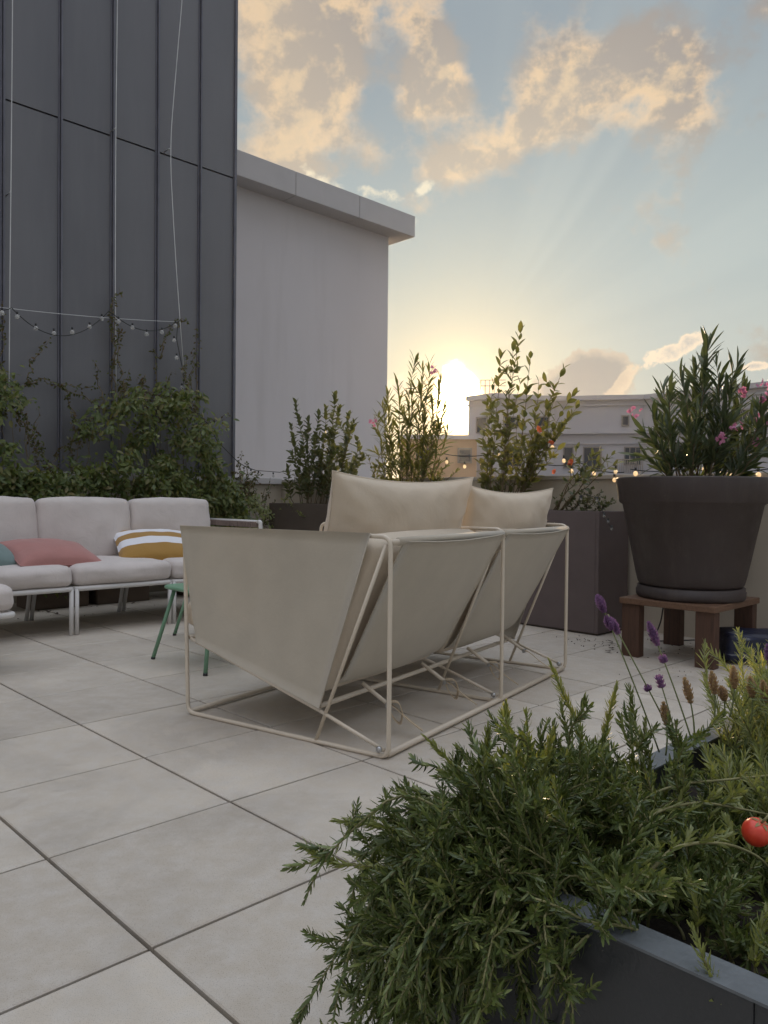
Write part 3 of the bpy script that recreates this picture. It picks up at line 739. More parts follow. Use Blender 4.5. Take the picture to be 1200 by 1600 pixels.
# ------------------------------------------------------------------ long grey sofa at the left
ls = empty('sectional_sofa', G(2.48, 5., 0), YAW)
tag(ls, 'long pale grey cushioned garden sofa below the climbing vines', 'sofa')
def lj(i, j, z): return Vector((i-2.48, j-5., z))
bnd = [.52, 1.305, 2.09, 2.875, 3.66]; J0, J1 = 4.6, 5.47
def lt(pts, r=.0125, n=8, name='rail'): return MB().tube([lj(*p) for p in pts], r, n).build(name, M['sofa_metal'], ls)
for q, (a, b) in enumerate(zip(bnd, bnd[1:])):
    j0 = J0 if q else 3.62
    if q == 0: b = 1.35
    a_, b_ = a+.016, b-.016
    lt(rounded([(a_, j0, .335), (b_, j0, .335), (b_, J1, .335), (a_, J1, .335)], .03, 3, True)+[], .014, name='seat_rail')
    MB().tube([lj(*p) for p in rounded([(a_, j0, .335), (b_, j0, .335), (b_, J1, .335), (a_, J1, .335)], .03, 3, True)], .018, 8, closed=True).build('seat_frame', M['sofa_metal'], ls)
    for s_ in np.linspace(a_+.1, b_-.1, 6): lt([(s_, j0, .338), (s_, J1, .338)], .006, 6, 'slat')
    for i_ in (a_+.004, b_-(.16 if q == 0 else .004)):
        lt([(i_, j0+.005, .335), (i_, j0+.005, .0)], .0165, 8, 'leg')
        lt([(i_, J1-.08, .335), (i_, J1+.02, 0)], .0165, 8, 'leg')
    MB().tube([lj(*p) for p in rounded([(a_+.01, J1-.04, .335), (a_+.01, J1+.06, .80), (b_-.01, J1+.06, .80), (b_-.01, J1-.04, .335)], .05, 4)], .013, 8).build('back_frame', M['sofa_metal'], ls)
    w = b-a-.012
    o = rbox(w, J1-j0-.06, .155, .055, .016, n=20, wr=.007, seed=q*2.2).build('seat_cushion', M['grey_fabric'], ls); o.location = lj((a+b)/2, (j0+J1)/2-.045, .428)
    o = rbox(w-.01, .17, .50, .045, .018, n=20, wr=.008, seed=9+q*2.7).build('back_cushion', M['grey_fabric'], ls); o.location = lj((a+b)/2, J1-.115, .735); o.rotation_euler = (-.13, 0, random.uniform(-.015, .015))
# woven armrest at the right end
mb = MB()
for k in range(34):
    t = k/33; j_ = J1+.03-(J1-J0-.02)*t
    mb.box(lj(3.72, j_, .775), (.05, .017, .05))
mb.build('woven_armrest', M['rope'], ls, bevel=.004)
lt([(3.72, J1+.03, .80), (3.72, J0+.03, .80)], .014, name='arm_rail')
lt(rounded([(3.72, J0+.03, .80), (3.72, J0, .80), (3.72, J0-.03, .34), (3.66, J0-.02, .335)], .05, 4), .018, name='arm_post')
lt([(3.72, J0-.01, .34), (3.72, J0+.005, 0)], .013, name='leg')

throw('pink_pillow', 'dusty pink cushion lying on the grey sofa, left of the striped one', 'pink_fabric', .66, .48, .21, at_j(79, 866, 4.93)+Vector((0, 0, -.005)), (.28, .05, YAW+.10), 2.)
throw('striped_pillow', 'mustard and white striped cushion on the grey sofa', 'stripe', .64, .52, .19, at_j(243, 853, 5.02), (.42, .0, YAW-.30), 6., .04)
throw('teal_pillow', 'grey green cushion at the left edge of the sofa', 'teal_fabric', .5, .46, .17, at_j(-22, 868, 4.95), (.35, .1, YAW+.3), 8.)

# green side tables
def table(loc, rz):
    t = empty('side_table', loc, rz)
    hw = .27; poly = rounded([(-hw, -hw, 0), (hw, -hw, 0), (hw, hw, 0), (-hw, hw, 0)], .09, 6, True)
    MB().prism([p[:2] for p in poly], .445, .462).build('table_top', M['green_metal'], t, bevel=.004)
    MB().tube([(p.x, p.y, .455) for p in poly], .011, 8, closed=True).build('rim', M['green_metal'], t)
    for sx_ in (-1, 1):
        for sy_ in (-1, 1):
            l = MB().tube([(sx_*.21, sy_*.21, .445), (sx_*.305, sy_*.305, .008)], .0125, 10).build('leg', M['green_metal'], t)
            MB().tube([(sx_*.304, sy_*.304, .014), (sx_*.306, sy_*.306, 0)], .0135, 10).build('foot', M['black_plastic'], l)
    return t
def copy_tree(o, parent=None):
    c = o.copy(); col.objects.link(c); c.parent = parent
    for ch in [q for q in o.children]: copy_tree(ch, c)
    return c
t1 = table((-1.0, 4.83, 0), YAW); tag(t1, 'sage green metal side table nearest the sling loveseat', 'table', 'green side tables')
t2 = copy_tree(t1); t2.location = (-1.09, 5.66, 0); tag(t2, 'sage green metal side table behind the nearer one, close to the grey sofa', 'table')

# ------------------------------------------------------------------ pots, planters, stool
SC = G(4.785, 1.25)
st = empty('plant_stool', SC, YAW)
tag(st, 'low dark wooden stool carrying the big brown pot', 'stool')
hs = .335
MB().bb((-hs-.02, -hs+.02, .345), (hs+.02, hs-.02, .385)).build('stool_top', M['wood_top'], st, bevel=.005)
for a in (-1, 1):
    for b in (-1, 1):
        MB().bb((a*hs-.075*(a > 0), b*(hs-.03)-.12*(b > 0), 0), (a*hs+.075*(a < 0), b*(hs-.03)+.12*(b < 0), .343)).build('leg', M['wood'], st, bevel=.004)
pt = empty('large_pot', (SC.x, SC.y, .386)); tag(pt, 'huge round dark brown pot holding the pink oleander, on the wooden stool', 'pot')
MB().lathe([(.0001, .0), (.33, 0), (.338, .012), (.341, .05), (.335, .055), (.335, .075), (.30, .08), (.0001, .08)], n=64).build('saucer', M['dark_pot'], pt)
MB().lathe([(.0001, .081), (.315, .081), (.33, .10), (.345, .16), (.435, .61), (.452, .62), (.458, .63), (.482, .775), (.478, .785), (.455, .785), (.44, .775), (.40, .60), (.0001, .60)], n=72).build('pot_body', M['dark_pot'], pt)
MB().lathe([(.0001, .735), (.25, .74), (.432, .725)], n=40).build('soil', M['soil'], pt)

def tub(name, i0, i1, j0, j1, z, mat, label, th=.03, lip=True, zs=None):
    t = empty(name, G((i0+i1)/2, (j0+j1)/2, 0)); tag(t, label, 'planter')
    mb = MB()
    gbox(mb, i0, i1, j0, j0+th, .015, z); gbox(mb, i0, i1, j1-th, j1, .015, z)
    gbox(mb, i0, i0+th, j0+th, j1-th, .015, z); gbox(mb, i1-th, i1, j0+th, j1-th, .015, z)
    child(mb, 'planter_body', M[mat], t, bevel=.004)
    mb = MB(); gbox(mb, i0+th, i1-th, j0+th, j1-th, .02, (zs or z-.05)); child(mb, 'soil', M['soil'], t)
    mb = MB(); gbox(mb, i0+.02, i1-.02, j0+.02, j1-.02, 0, .0145); child(mb, 'base', M['planter_dark'], t)
    return t
tub('planter', 4.965, 5.41, 2.03, 2.93, .935, 'planter_brown', 'tall taupe box planter nearest the big pot, with string lights trailing over it', zs=.90)
tub('planter', 4.985, 5.41, 2.98, 3.62, .93, 'planter_brown', 'tall taupe planter holding the red flowered shrub, behind the loveseat pillows', zs=.90)
tub('planter', 4.985, 5.41, 3.70, 4.92, .93, 'planter_dark', 'long dark planter holding the slim oleander under the sun', zs=.90)
tub('planter', 4.985, 5.41, 5.20, 6.22, .95, 'planter_dark', 'dark brown planter in the corner holding the glossy green bush', zs=.91)
for k, (i_, lab) in enumerate(((2.55, 'low brown clay trough behind the grey sofa, left one'), (3.15, 'low brown clay trough behind the grey sofa, right one'), (4.1, 'low brown clay trough behind the sofa armrest'))):
    t = empty('trough', G(i_, 6.2)); tag(t, lab, 'planter')
    child(gbox(MB(), i_-.26, i_+.26, 6.0, 6.36, 0, .26), 'trough_body', M['terracotta'], t, bevel=.01)
    child(gbox(MB(), i_-.235, i_+.235, 6.025, 6.335, .2605, .264), 'soil', M['soil'], t)

# blue sack under the stool
sk = rbox(.50, .30, .18, .028, .008, wr=.010, seed=3.).build('blue_sack', M['blue']); sk.location = at_z(1172, 1040, 0)+Vector((.13, .14, .10)); sk.rotation_euler = (0, 0, -.12)
tag(sk, 'dark blue printed plastic sack lying on the floor beside the wooden stool', 'sack')
hp = MB().tube(rounded([at_y(1036, 950, 5.25), at_y(1033, 970, 5.3), at_y(1026, 988, 5.35), at_z(1015, 1002, .01), at_z(1085, 1000, .008)], .05, 5), .005, 6).build('drip_hose', M['black_plastic'])
tag(hp, 'thin black irrigation hose hanging below the big pot to the floor', 'hose')

# ------------------------------------------------------------------ foreground planter
CI, CJ, CZ = .675, -.187, .45
fp = empty('herb_planter', G(CI+.6, CJ-.25)); tag(fp, 'anthracite rectangular planter in the foreground full of rosemary and lavender', 'planter')
ei, ej = 1.35, .535; th = .048
mb = MB(); I0, I1, K0, K1 = CI, CI+ei, CJ-ej, CJ
gbox(mb, I0, I1, K1-th, K1, 0.02, CZ); gbox(mb, I0, I1, K0, K0+th, .02, CZ); gbox(mb, I0, I0+th, K0+th, K1-th, .02, CZ); gbox(mb, I1-th, I1, K0+th, K1-th, .02, CZ)
child(mb, 'planter_body', M['planter_grey'], fp, bevel=.003)
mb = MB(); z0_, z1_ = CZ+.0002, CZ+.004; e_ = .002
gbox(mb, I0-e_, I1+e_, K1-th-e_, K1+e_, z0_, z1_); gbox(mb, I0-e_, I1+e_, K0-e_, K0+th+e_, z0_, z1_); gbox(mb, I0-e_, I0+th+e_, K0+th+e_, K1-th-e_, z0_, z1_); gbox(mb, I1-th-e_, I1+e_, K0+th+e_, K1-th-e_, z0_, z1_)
child(mb, 'rim', M['planter_rim'], fp)  # thin cap added to carry the painted sky reflection
mb = MB(); gbox(mb, I0+th, I1-th, K0+th, K1-th, .05, CZ-.07); child(mb, 'soil', M['soil'], fp)

# ------------------------------------------------------------------ plants
def grow(p, d, length, n, grav=0., wob=.3, up=0.):
    """polyline of n+1 points; grav pulls down, up pulls up"""
    p = Vector(p); d = Vector(d).normalized(); pts = [p.copy()]; st_ = length/n
    w = Vector(rng.normal(size=3))*wob
    for k in range(n):
        if k % 3 == 0: w = Vector(rng.normal(size=3))*wob
        d = (d+w*.35+Vector((0, 0, (up-grav)*st_))).normalized(); p = p+d*st_; pts.append(p.copy())
    return pts
def sample(pts, t):
    s = t*(len(pts)-1); q = min(int(s), len(pts)-2); return pts[q].lerp(pts[q+1], s-q), (pts[q+1]-pts[q]).normalized()
def needles(paths, spacing, L, W, open_=.9, t0=.08, bend=.12, taper=.5, kind='needle'):
    P = []; D = []; N = []; Ls = []
    for pts in paths:
        ln = sum((b-a).length for a, b in zip(pts, pts[1:])); m_ = int(ln/spacing); ph = random.random()*6.28
        for k in range(m_):
            t = t0+(1-t0)*(k+.5)/m_; p, d = sample(pts, min(t, .999)); x = d.orthogonal().normalized(); y = d.cross(x)
            s = 1-taper*max(0, (t-.8)/.2)
            for h in (0, PI):
                a = ph+k*1.7+h+random.uniform(-.3, .3); r_ = x*math.cos(a)+y*math.sin(a)
                o = open_*random.uniform(.7, 1.15)*(1-.55*max(0, (t-.85)/.15))
                dd = d*math.cos(o)+r_*math.sin(o)
                P.append(p); D.append(dd); N.append(d); Ls.append(L*s*random.uniform(.7, 1.15))
    P = np.array(P); D = np.array(D); N = np.array(N)+.25*rnd(len(P)); Ls = np.array(Ls)
    return leaves_mesh(P, D, N, Ls, W*(Ls/L)**.5, kind, bend*rng.uniform(.3, 1.6, len(P)), .35)
def stems_mb(paths, r0, r1, n=5):
    mb = MB()
    for pts in paths: m_ = len(pts); mb.tube(pts, [r0+(r1-r0)*k/(m_-1) for k in range(m_)], n)
    return mb
# rosemary -----------------------------------------------------------------------
def rosemary(name, label, specs, tips=()):
    e = empty(name, G(CI+.25, CJ-.2, CZ-.07)); tag(e, label, 'herb', 'rosemary plants')
    dark = []; side = []
    for p, d, l, g, u in specs:
        pts = grow(p, d, l, 12, g, .34, u); dark.append(pts)
        for q in range(random.choice((3, 4, 5, 6))):
            t = random.uniform(.25, .95); b, dd = sample(pts, t)
            nd = (dd*.5+Vector(rng.normal(size=3))*.5+Vector((0, 0, .35))).normalized()
            side.append(grow(b, nd, random.uniform(.035, .09), 5, 0, .25, 3.))
    child(stems_mb(dark, .0026, .0013), 'stems', M['stem_green'], e)
    child(stems_mb(side, .0014, .0008, 4), 'twigs', M['stem_green'], e)
    npchild([needles(dark, .0072, .0185, .0044, open_=1.25, t0=.2, bend=.5), needles(side, .0046, .0175, .0044, open_=1.2, bend=.5)], 'needles', M['rosemary'], e)
    if tips:
        tp = []
        for p, d, l in tips:       # every shoot is rooted in the soil below it
            q = np.array(p[:2])-O; bi = min(max(q@E1, CI+.07), CI+1.25); bj = min(max(q@E2, CJ-.48), CJ-.07); b_ = G(bi, bj, CZ-.06)
            m_ = b_.lerp(p, .5)+Vector((0, 0, .02)); pre = [b_*(1-t)**2+m_*2*t*(1-t)+p*t*t for t in np.linspace(0, 1, 9)][:-1]
            tp.append(pre+grow(p, d, l, 8, 0, .12, .2))
        child(stems_mb(tp, .0018, .0009), 'shoots', M['stem_green'], e)
        npchild([needles(tp, .0042, .018, .0040, open_=1.1, bend=.5, t0=.3)], 'young_needles', M['rosemary_tip'], e)
    return e
rv = lambda a, b: random.uniform(a, b)
def gd(a, b, z): v = E1*a+E2*b; return Vector((v[0], v[1], z))     # direction in grid axes
sp1 = []
for k in range(105):          # mound near the corner
    i_ = CI+rv(.03, .40); j_ = CJ-rv(.03, .26)
    d = gd(rv(-.7, .35), rv(-.1, .9), rv(.5, 1.2)); sp1.append((G(i_, j_, CZ-.06+rv(0, .06)), d, rv(.14, .25), rv(1.5, 5.), 0))
for k in range(88):           # cascade over the E2 side rim near the corner
    i_ = CI+rv(-.0, .36); d = gd(rv(-.7, .1), rv(.4, 1.), rv(.1, .7)); sp1.append((G(i_, CJ-rv(.01, .10), CZ+rv(-.02, .06)), d, rv(.18, .48), rv(8, 15), 0))
for k in range(75):           # cascade over the -E1 end
    j_ = CJ-rv(.0, .17); d = gd(rv(-1., -.4), rv(-.1, .7), rv(.1, .7)); sp1.append((G(CI+rv(.02, .12), j_, CZ+rv(-.02, .06)), d, rv(.18, .50), rv(9, 16), 0))
tips = [(at_y(735, 1225, 1.42), (-.55, .0, .55), .12), (at_y(905, 1140, 1.48), (-.35, 0, .9), .14), (at_y(790, 1150, 1.42), (-.1, 0, 1), .06), (at_y(945, 1150, 1.5), (.1, 0, 1), .10),
        (at_y(760, 1180, 1.4), (.1, .1, 1), .05), (at_y(845, 1230, 1.3), (.1, 0, 1), .10), (at_y(600, 1290, 1.25), (-.9, .1, .2), .08), (at_y(530, 1350, 1.22), (-.8, 0, .35), .06)]
rosemary('rosemary', 'big dark rosemary spilling over the planter corner nearest the loveseat', sp1, tips)
sp2 = []
for k in range(120):          # lower, looser growth filling the middle of the planter
    i_ = CI+rv(.09, .85); j_ = CJ-rv(.14, .45)
    sp2.append((G(i_, j_, CZ-.07), gd(rv(-.5, .5), rv(-.5, .5), rv(.4, 1.0)), rv(.07, .135), rv(1., 5.), 0))
for k in range(9):            # a few trailing across the near rim
    i_ = CI+rv(.03, .15); sp2.append((G(i_, CJ-rv(.15, .38), CZ-.03), gd(rv(-1, -.6), rv(-.4, .4), rv(.3, .9)), rv(.16, .26), rv(6, 9), 0))
tips2 = [(at_z(960, 1290, .50), (-.2, 0, 1), .07), (at_z(1090, 1440, .44), (.1, 0, 1), .06), (at_z(1010, 1230, .50), (-.3, 0, .8), .06), (at_z(1130, 1560, .43), (-.2, .2, .4), .08), (at_z(1180, 1500, .44), (.2, .2, .6), .07)]
rosemary('rosemary', 'lower sprawling rosemary in the middle of the foreground planter, near the red fruit', sp2, tips2)
# three bare arching runners with short tufts
for k, px in enumerate((((880, 1330), (960, 1270), (1050, 1225), (1140, 1218), (1215, 1210)), ((990, 1300), (1030, 1265), (1090, 1252), (1150, 1262), (1210, 1275)), ((1050, 1325), (1090, 1316), (1140, 1318), (1190, 1340), (1215, 1375)))):
    rz_ = (1.30, 1.22, 1.12)[k]; pts = [at_y(px[0][0]-70, px[0][1]+75, rz_+.02), at_y(px[0][0]-30, px[0][1]+32, rz_)]+[at_y(x, y, rz_+.02*q) for q, (x, y) in enumerate(px)]
    pts = rounded(pts, .12, 5); e = empty('rosemary_runner', pts[0]); tag(e, ('upper', 'middle', 'lowest')[k]+' of the three long arching tan runners above the rosemary mat', 'herb')
    child(MB().tube(pts, [.0032-.0014*q/(len(pts)-1) for q in range(len(pts))], 7), 'stem', M['stem_green'], e)
    tf = []
    for q in range(9):
        p_, d_ = sample(pts, (q+.7)/9.4); tf.append(grow(p_, (d_*.3+Vector((random.uniform(-.5, .5), random.uniform(-.4, .4), random.uniform(-.2, 1.)))), random.uniform(.02, .045), 4, 0, .2, 3))
    child(stems_mb(tf, .0012, .0007, 4), 'twigs', M['stem_green'], e)
    npchild([needles(tf, .0036, .020, .0046, open_=1.0, t0=0, bend=.4)], 'needles', M['rosemary_tip'], e)

# lavender -----------------------------------------------------------------------
lav = empty('lavender', G(CI+.95, CJ-.25, CZ-.07)); tag(lav, 'grey green lavender with violet flower spikes at the far end of the foreground planter', 'herb')
paths = []
for k in range(330):
    i_ = CI+rv(.5, 1.28); j_ = CJ-rv(.05, .48)
    if j_ > CJ-.22 and i_ < CI+.86: continue
    h_ = rv(.16, .33)*(1 if i_ > CI+.75 else .62)
    paths.append(grow(G(i_, j_, CZ-.07), gd(rv(-.5, .4), rv(-.35, .35), 1.1), h_, 8, rv(0, 1.2), .18))
child(stems_mb(paths, .002, .001), 'stems', M['stem_green'], lav)
npchild([needles(paths, .0085, .038, .0046, open_=.62, t0=.15, bend=-.1)], 'leaves', M['lavender'], lav)
def spike(base, tip, heads, mat='violet', rad=.011):
    """bare stalk with whorls of small florets"""
    base = Vector(base); tip = Vector(tip); mid = base.lerp(tip, .5)+Vector((.01, 0, -.008)); path = [base*(1-t)**2+mid*2*t*(1-t)+tip*t*t for t in np.linspace(0, 1, 12)]
    s = child(MB().tube(path, [.0019-.0007*k/11 for k in range(12)], 6), 'flower_stalk', M['stem_lav'], lav)
    for (ta, tb, dens) in heads:
        P = []; D = []; N = []; Ls = []
        for t in np.linspace(ta, tb, dens):
            p, d = sample(path, min(t, .999)); x = d.orthogonal().normalized(); y = d.cross(x)
            fat = math.sin(PI*min(1, max(.12, (t-ta)/(tb-ta+1e-6)*.85+.12))) if dens > 3 else .8
            for q in range(7):
                a = q*PI*2/7+t*60+rv(-.2, .2); r_ = x*math.cos(a)+y*math.sin(a)
                for o_, l in ((1.0, .0095), (.4, .0095)):
                    P.append(p+r_*rad*.25*fat); D.append(d*math.cos(o_)+r_*math.sin(o_)); N.append(r_*-1+d*.3); Ls.append(l*(.6+.6*fat))
        Ls = np.array(Ls); npchild([leaves_mesh(P, D, N, Ls, Ls*.62, 'oval', .25, -.5)], 'flower_head', M[mat], lav)
def stalk(b, t, yb, yt, heads, mat='violet'): spike(at_y(*b, yb), at_y(*t, yt), heads, mat)
stalk((1030, 1175), (934, 932), 1.62, 1.55, [(.80, .875, 6), (.905, .998, 7)])
stalk((1075, 1200), (950, 960), 1.60, 1.58, [(.52, .53, 2), (.88, .97, 7)])
stalk((1085, 1170), (1014, 974), 1.62, 1.62, [(.70, .73, 3), (.83, .998, 9)])
stalk((1062, 1190), (1030, 1060), 1.58, 1.58, [(.9, .99, 3)])
for b, t in (((1085, 1150), (1070, 1062)), ((1115, 1130), (1112, 1052)), ((1140, 1120), (1146, 1044)), ((1172, 1130), (1172, 1060)), ((1195, 1140), (1192, 1066)), ((1040, 1180), (1037, 1100)), ((1130, 1120), (1127, 1075))):
    stalk(b, t, 1.6, 1.58, [(.62, .998, 7)], 'violet_dry')
stalk((1215, 1120), (1199, 1010), 1.55, 1.55, [(.72, .998, 7)], 'violet')

# red fruit ------------------------------------------------------------------------
rf = MB(); q = at_z(1182, 1300, .535)
prof = []
rf = MB().lathe([(max(1e-4, .0205*math.sin(PI*k/14)), -.021*math.cos(PI*k/14)*(1-.12*math.exp(-((k-14)/2.5)**2))) for k in range(15)], n=28)
ro = rf.build('red_fruit', M['red']); ro.location = q; ro.rotation_euler = (.4, .2, 0)
tag(ro, 'small round bright red fruit nestled in the rosemary at the right edge', 'fruit')
MB().tube([(0, 0, .018), (.003, 0, .028), (.008, .004, .036)], .0018, 6).build('stalk', M['stem_green'], ro)
c_ = []
P = np.zeros((5, 3))+[0, 0, .018]; D = np.array([[math.cos(a), math.sin(a), .12] for a in np.linspace(0, 5.03, 5)])
o = np_obj('calyx', [leaves_mesh(P, D, np.tile([0, 0, 1.], (5, 1)), .014, .005, 'lance', -.25)], M['rosemary_tip'], ro)

# shrubs -----------------------------------------------------------------------------
def shrub(name, label, stems, leafL, leafW, kind, mat, step, open_=.9, t0=.25, droop=.0, whorl=2, cat='shrub', side=(3, .3), bark='bark', r0=.006, bend=-.12, wob=.16):
    e = empty(name, stems[0][0]); tag(e, label, cat)
    main = []; sub = []
    for b, tip, sd_ in stems:
        b = Vector(b); tip = Vector(tip); L_ = (tip-b).length
        pts = [b.lerp(tip, t)+Vector((sd_[0], sd_[1], 0))*math.sin(PI*t)*.5+Vector(rng.normal(size=3))*.006 for t in np.linspace(0, 1, 10)]
        main.append(pts)
        for q in range(side[0]):
            t = random.uniform(t0+.02, .88); p, d = sample(pts, t); a = random.uniform(0, 6.28)
            nd = Vector((math.cos(a)*.75, math.sin(a)*.75, .75))
            sub.append(grow(p, nd, L_*side[1]*(1.1-t)*random.uniform(.6, 1.3), 6, 0, wob, .8))
    child(stems_mb(main, r0, r0*.3, 6), 'stems', M[bark], e)
    if sub: child(stems_mb(sub, r0*.45, r0*.2, 4), 'twigs', M[bark], e)
    P = []; D = []; N = []; Ls = []
    for pts, tt in [(m_, t0) for m_ in main]+[(s, .15) for s in sub]:
        ln = sum((b-a).length for a, b in zip(pts, pts[1:])); k_ = max(3, int(ln*(1-tt)/step)); ph = random.random()*6
        for k in range(k_):
            t = tt+(1-tt)*(k+1)/k_; p, d = sample(pts, min(t, .999)); x = d.orthogonal().normalized(); y = d.cross(x)
            for h in range(whorl):
                if random.random() < .12: continue
                a = ph+k*1.9+h*2*PI/whorl+random.uniform(-.35, .35); r_ = x*math.cos(a)+y*math.sin(a); o_ = open_*random.uniform(.65, 1.2)*(1-.5*max(0, (t-.88)/.12))
                P.append(p); D.append(d*math.cos(o_)+r_*math.sin(o_)-Vector((0, 0, droop))); N.append(d-r_*.2); Ls.append(leafL*random.uniform(.6, 1.15))
    Ls = np.array(Ls); N = np.array(N)+.35*rnd(len(N))
    npchild([leaves_mesh(P, D, N, Ls, leafW*(Ls/leafL), kind, bend*rng.uniform(.2, 1.8, len(Ls)), .35)], 'leaves', M[mat], e)
    return e, main, sub
def flowers(e, pts, r, mat, n=26, fl=.022):
    for p in pts:
        p = Vector(p); c = rnd(n)*r*rng.uniform(.3, 1, (n, 1))+np.array(p)
        P = []; D = []; N = []
        for q in c:
            ax = unit((q-np.array(p))[None]+.3*rnd(1)+[[0, 0, .01]])[0]; A_ = Vector(ax); x = A_.orthogonal().normalized(); y = A_.cross(x)
            for k in range(5):
                a = k*PI*2/5; r_ = x*math.cos(a)+y*math.sin(a); P.append(q); D.append(A_*.35+r_); N.append(A_)
        npchild([leaves_mesh(P, D, N, fl*rng.uniform(.7, 1.1, len(P)), fl*.75, 'oval', .1, .1)], 'flower_cluster', M[mat], e)
def stem_list(base_i, base_j0, base_j1, z, tips_px, icoord, spread=.06):
    out = []
    for (x, y) in tips_px:
        tip = at_i(x, y, icoord+random.uniform(-.12, .12)); gj = (np.array(tip[:2])-O)@E2
        bj = min(max(gj*.45+.55*(base_j0+base_j1)/2, base_j0), base_j1)
        b = G(base_i+random.uniform(-.08, .08), bj+random.uniform(-.05, .05), z)
        out.append((b, tip, (random.uniform(-spread, spread), random.uniform(-spread, spread))))
    return out
# corner bush (left)
tp = [(462, 632), (455, 668), (480, 660), (497, 650), (510, 640), (523, 622), (530, 640), (545, 650), (552, 662), (560, 690), (566, 716), (540, 690), (515, 680), (490, 690), (470, 700), (450, 735), (475, 730), (500, 715), (525, 705), (548, 730), (520, 735), (480, 755)]
e, mn, sb = shrub('glossy_shrub', 'dense dark green bush in the corner planter before the white building', stem_list(5.2, 5.3, 6.1, .9, tp, 5.2), .085, .044, 'oval', 'shrub', .040, t0=.15, side=(2, .3), whorl=3)
tp = [(462, 790), (455, 810), (475, 805), (490, 800), (452, 770)]
shrub('pale_leaved_plant', 'small pale trailing plant at the left edge of the corner planter', stem_list(5.03, 5.9, 6.2, .9, tp, 5.0), .028, .018, 'oval', 'lavender', .016, t0=.1, side=(3, .4), cat='plant')
# slim oleander under the sun
tp = [(645, 566), (660, 580), (672, 572), (622, 600), (608, 618), (598, 640), (590, 655), (640, 620), (655, 610), (688, 600), (678, 630), (692, 640), (700, 668), (612, 660), (630, 650), (660, 655), (680, 680), (640, 690), (620, 705)]
e, mn, sb = shrub('oleander', 'slim backlit oleander standing right under the setting sun', stem_list(5.2, 4.0, 4.5, .9, tp, 5.2), .13, .022, 'lance', 'light_shrub', .040, .8, whorl=3, side=(1, .3), cat='shrub')
flowers(e, [at_i(677, 580, 5.2), at_i(583, 658, 5.2)], .05, 'pink', 10)
tp = [(590, 712), (600, 728), (575, 715), (612, 722), (585, 735), (640, 730), (700, 725), (715, 735), (655, 735)]
shrub('low_shrub', 'low leafy plant filling the planter between the corner bush and slim oleander', stem_list(5.2, 4.0, 5.0, .9, tp, 5.15), .06, .025, 'oval', 'light_shrub', .035, t0=.2, side=(2, .35), cat='plant')
# tall red-flowered shrub
tp = [(814, 520), (800, 548), (782, 560), (828, 560), (770, 600), (842, 600), (812, 600), (790, 620), (768, 640), (755, 672), (765, 690), (880, 578), (868, 610), (892, 620), (855, 640), (885, 655), (900, 640), (862, 670), (835, 660), (808, 660), (790, 690), (845, 700), (870, 705), (820, 705), (780, 730), (750, 725)]
e, mn, sb = shrub('flowering_shrub', 'tall airy shrub with orange red blooms behind the far loveseat pillow', stem_list(5.2, 3.0, 3.5, .9, tp, 5.2, .1), .095, .040, 'oval', 'light_shrub', .058, t0=.22, side=(2, .25), r0=.005)
flowers(e, [at_i(x, y, 5.15) for x, y in ((842, 672), (862, 690), (892, 722), (868, 738))], .024, 'red_fl', 4, .022)
# arching spray toward the pot
tp = [(900, 700), (935, 705), (955, 712), (930, 725), (965, 722), (915, 735)]
shrub('arching_shrub', 'thin arching spray of green leaves just left of the big pot', stem_list(5.1, 2.5, 2.8, .9, tp, 5.1, .12), .065, .028, 'oval', 'shrub', .045, t0=.45, side=(2, .3), cat='plant')
tp = [(880, 775), (895, 770), (910, 768), (925, 762), (940, 770), (955, 780), (920, 780), (945, 790), (930, 800)]
shrub('low_herb', 'low grey green herb growing in the tall taupe planter beside the pot', stem_list(5.1, 2.1, 2.8, .9, tp, 5.1), .03, .016, 'oval', 'shrub', .016, t0=.1, side=(4, .5), cat='plant')
# big pot oleander
base = Vector((SC.x, SC.y, 1.12)); st_ = []
for x, y in [(1108, 520), (1098, 548), (1122, 552), (1085, 566), (1150, 552), (1142, 600), (1163, 590), (1066, 578), (1048, 598), (1036, 588), (1010, 655), (1022, 635), (1003, 690), (1033, 680), (1205, 600), (1195, 640), (1180, 625), (1225, 620), (1118, 610), (1092, 628), (1165, 670), (1072, 640), (1045, 650), (1205, 680), (1130, 650), (1058, 700), (1110, 700), (1150, 710)]:
    Y_ = SC.y+rv(-.32, .28); t_ = at_y(x, y+22, Y_); b_ = base+Vector(((t_.x-base.x)*.4, (Y_-SC.y)*.5, -.02)); st_.append((b_, t_, (rv(-.08, .08), rv(-.08, .08))))
e, mn, sb = shrub('pink_oleander', 'large dark leaved oleander with pink flowers in the huge brown pot', st_, .16, .027, 'lance', 'oleander', .033, .66, t0=.15, whorl=3, side=(1, .22), cat='shrub', bend=-.08)
flowers(e, [at_y(x, y, SC.y+d_) for x, y, d_ in ((990, 646, -.1), (1150, 668, -.3), (1128, 686, -.3), (1192, 655, -.2), (1196, 600, -.1), (1160, 612, -.1), (1182, 690, -.2), (1195, 622, -.3))], .045, 'pink', 8, .021)

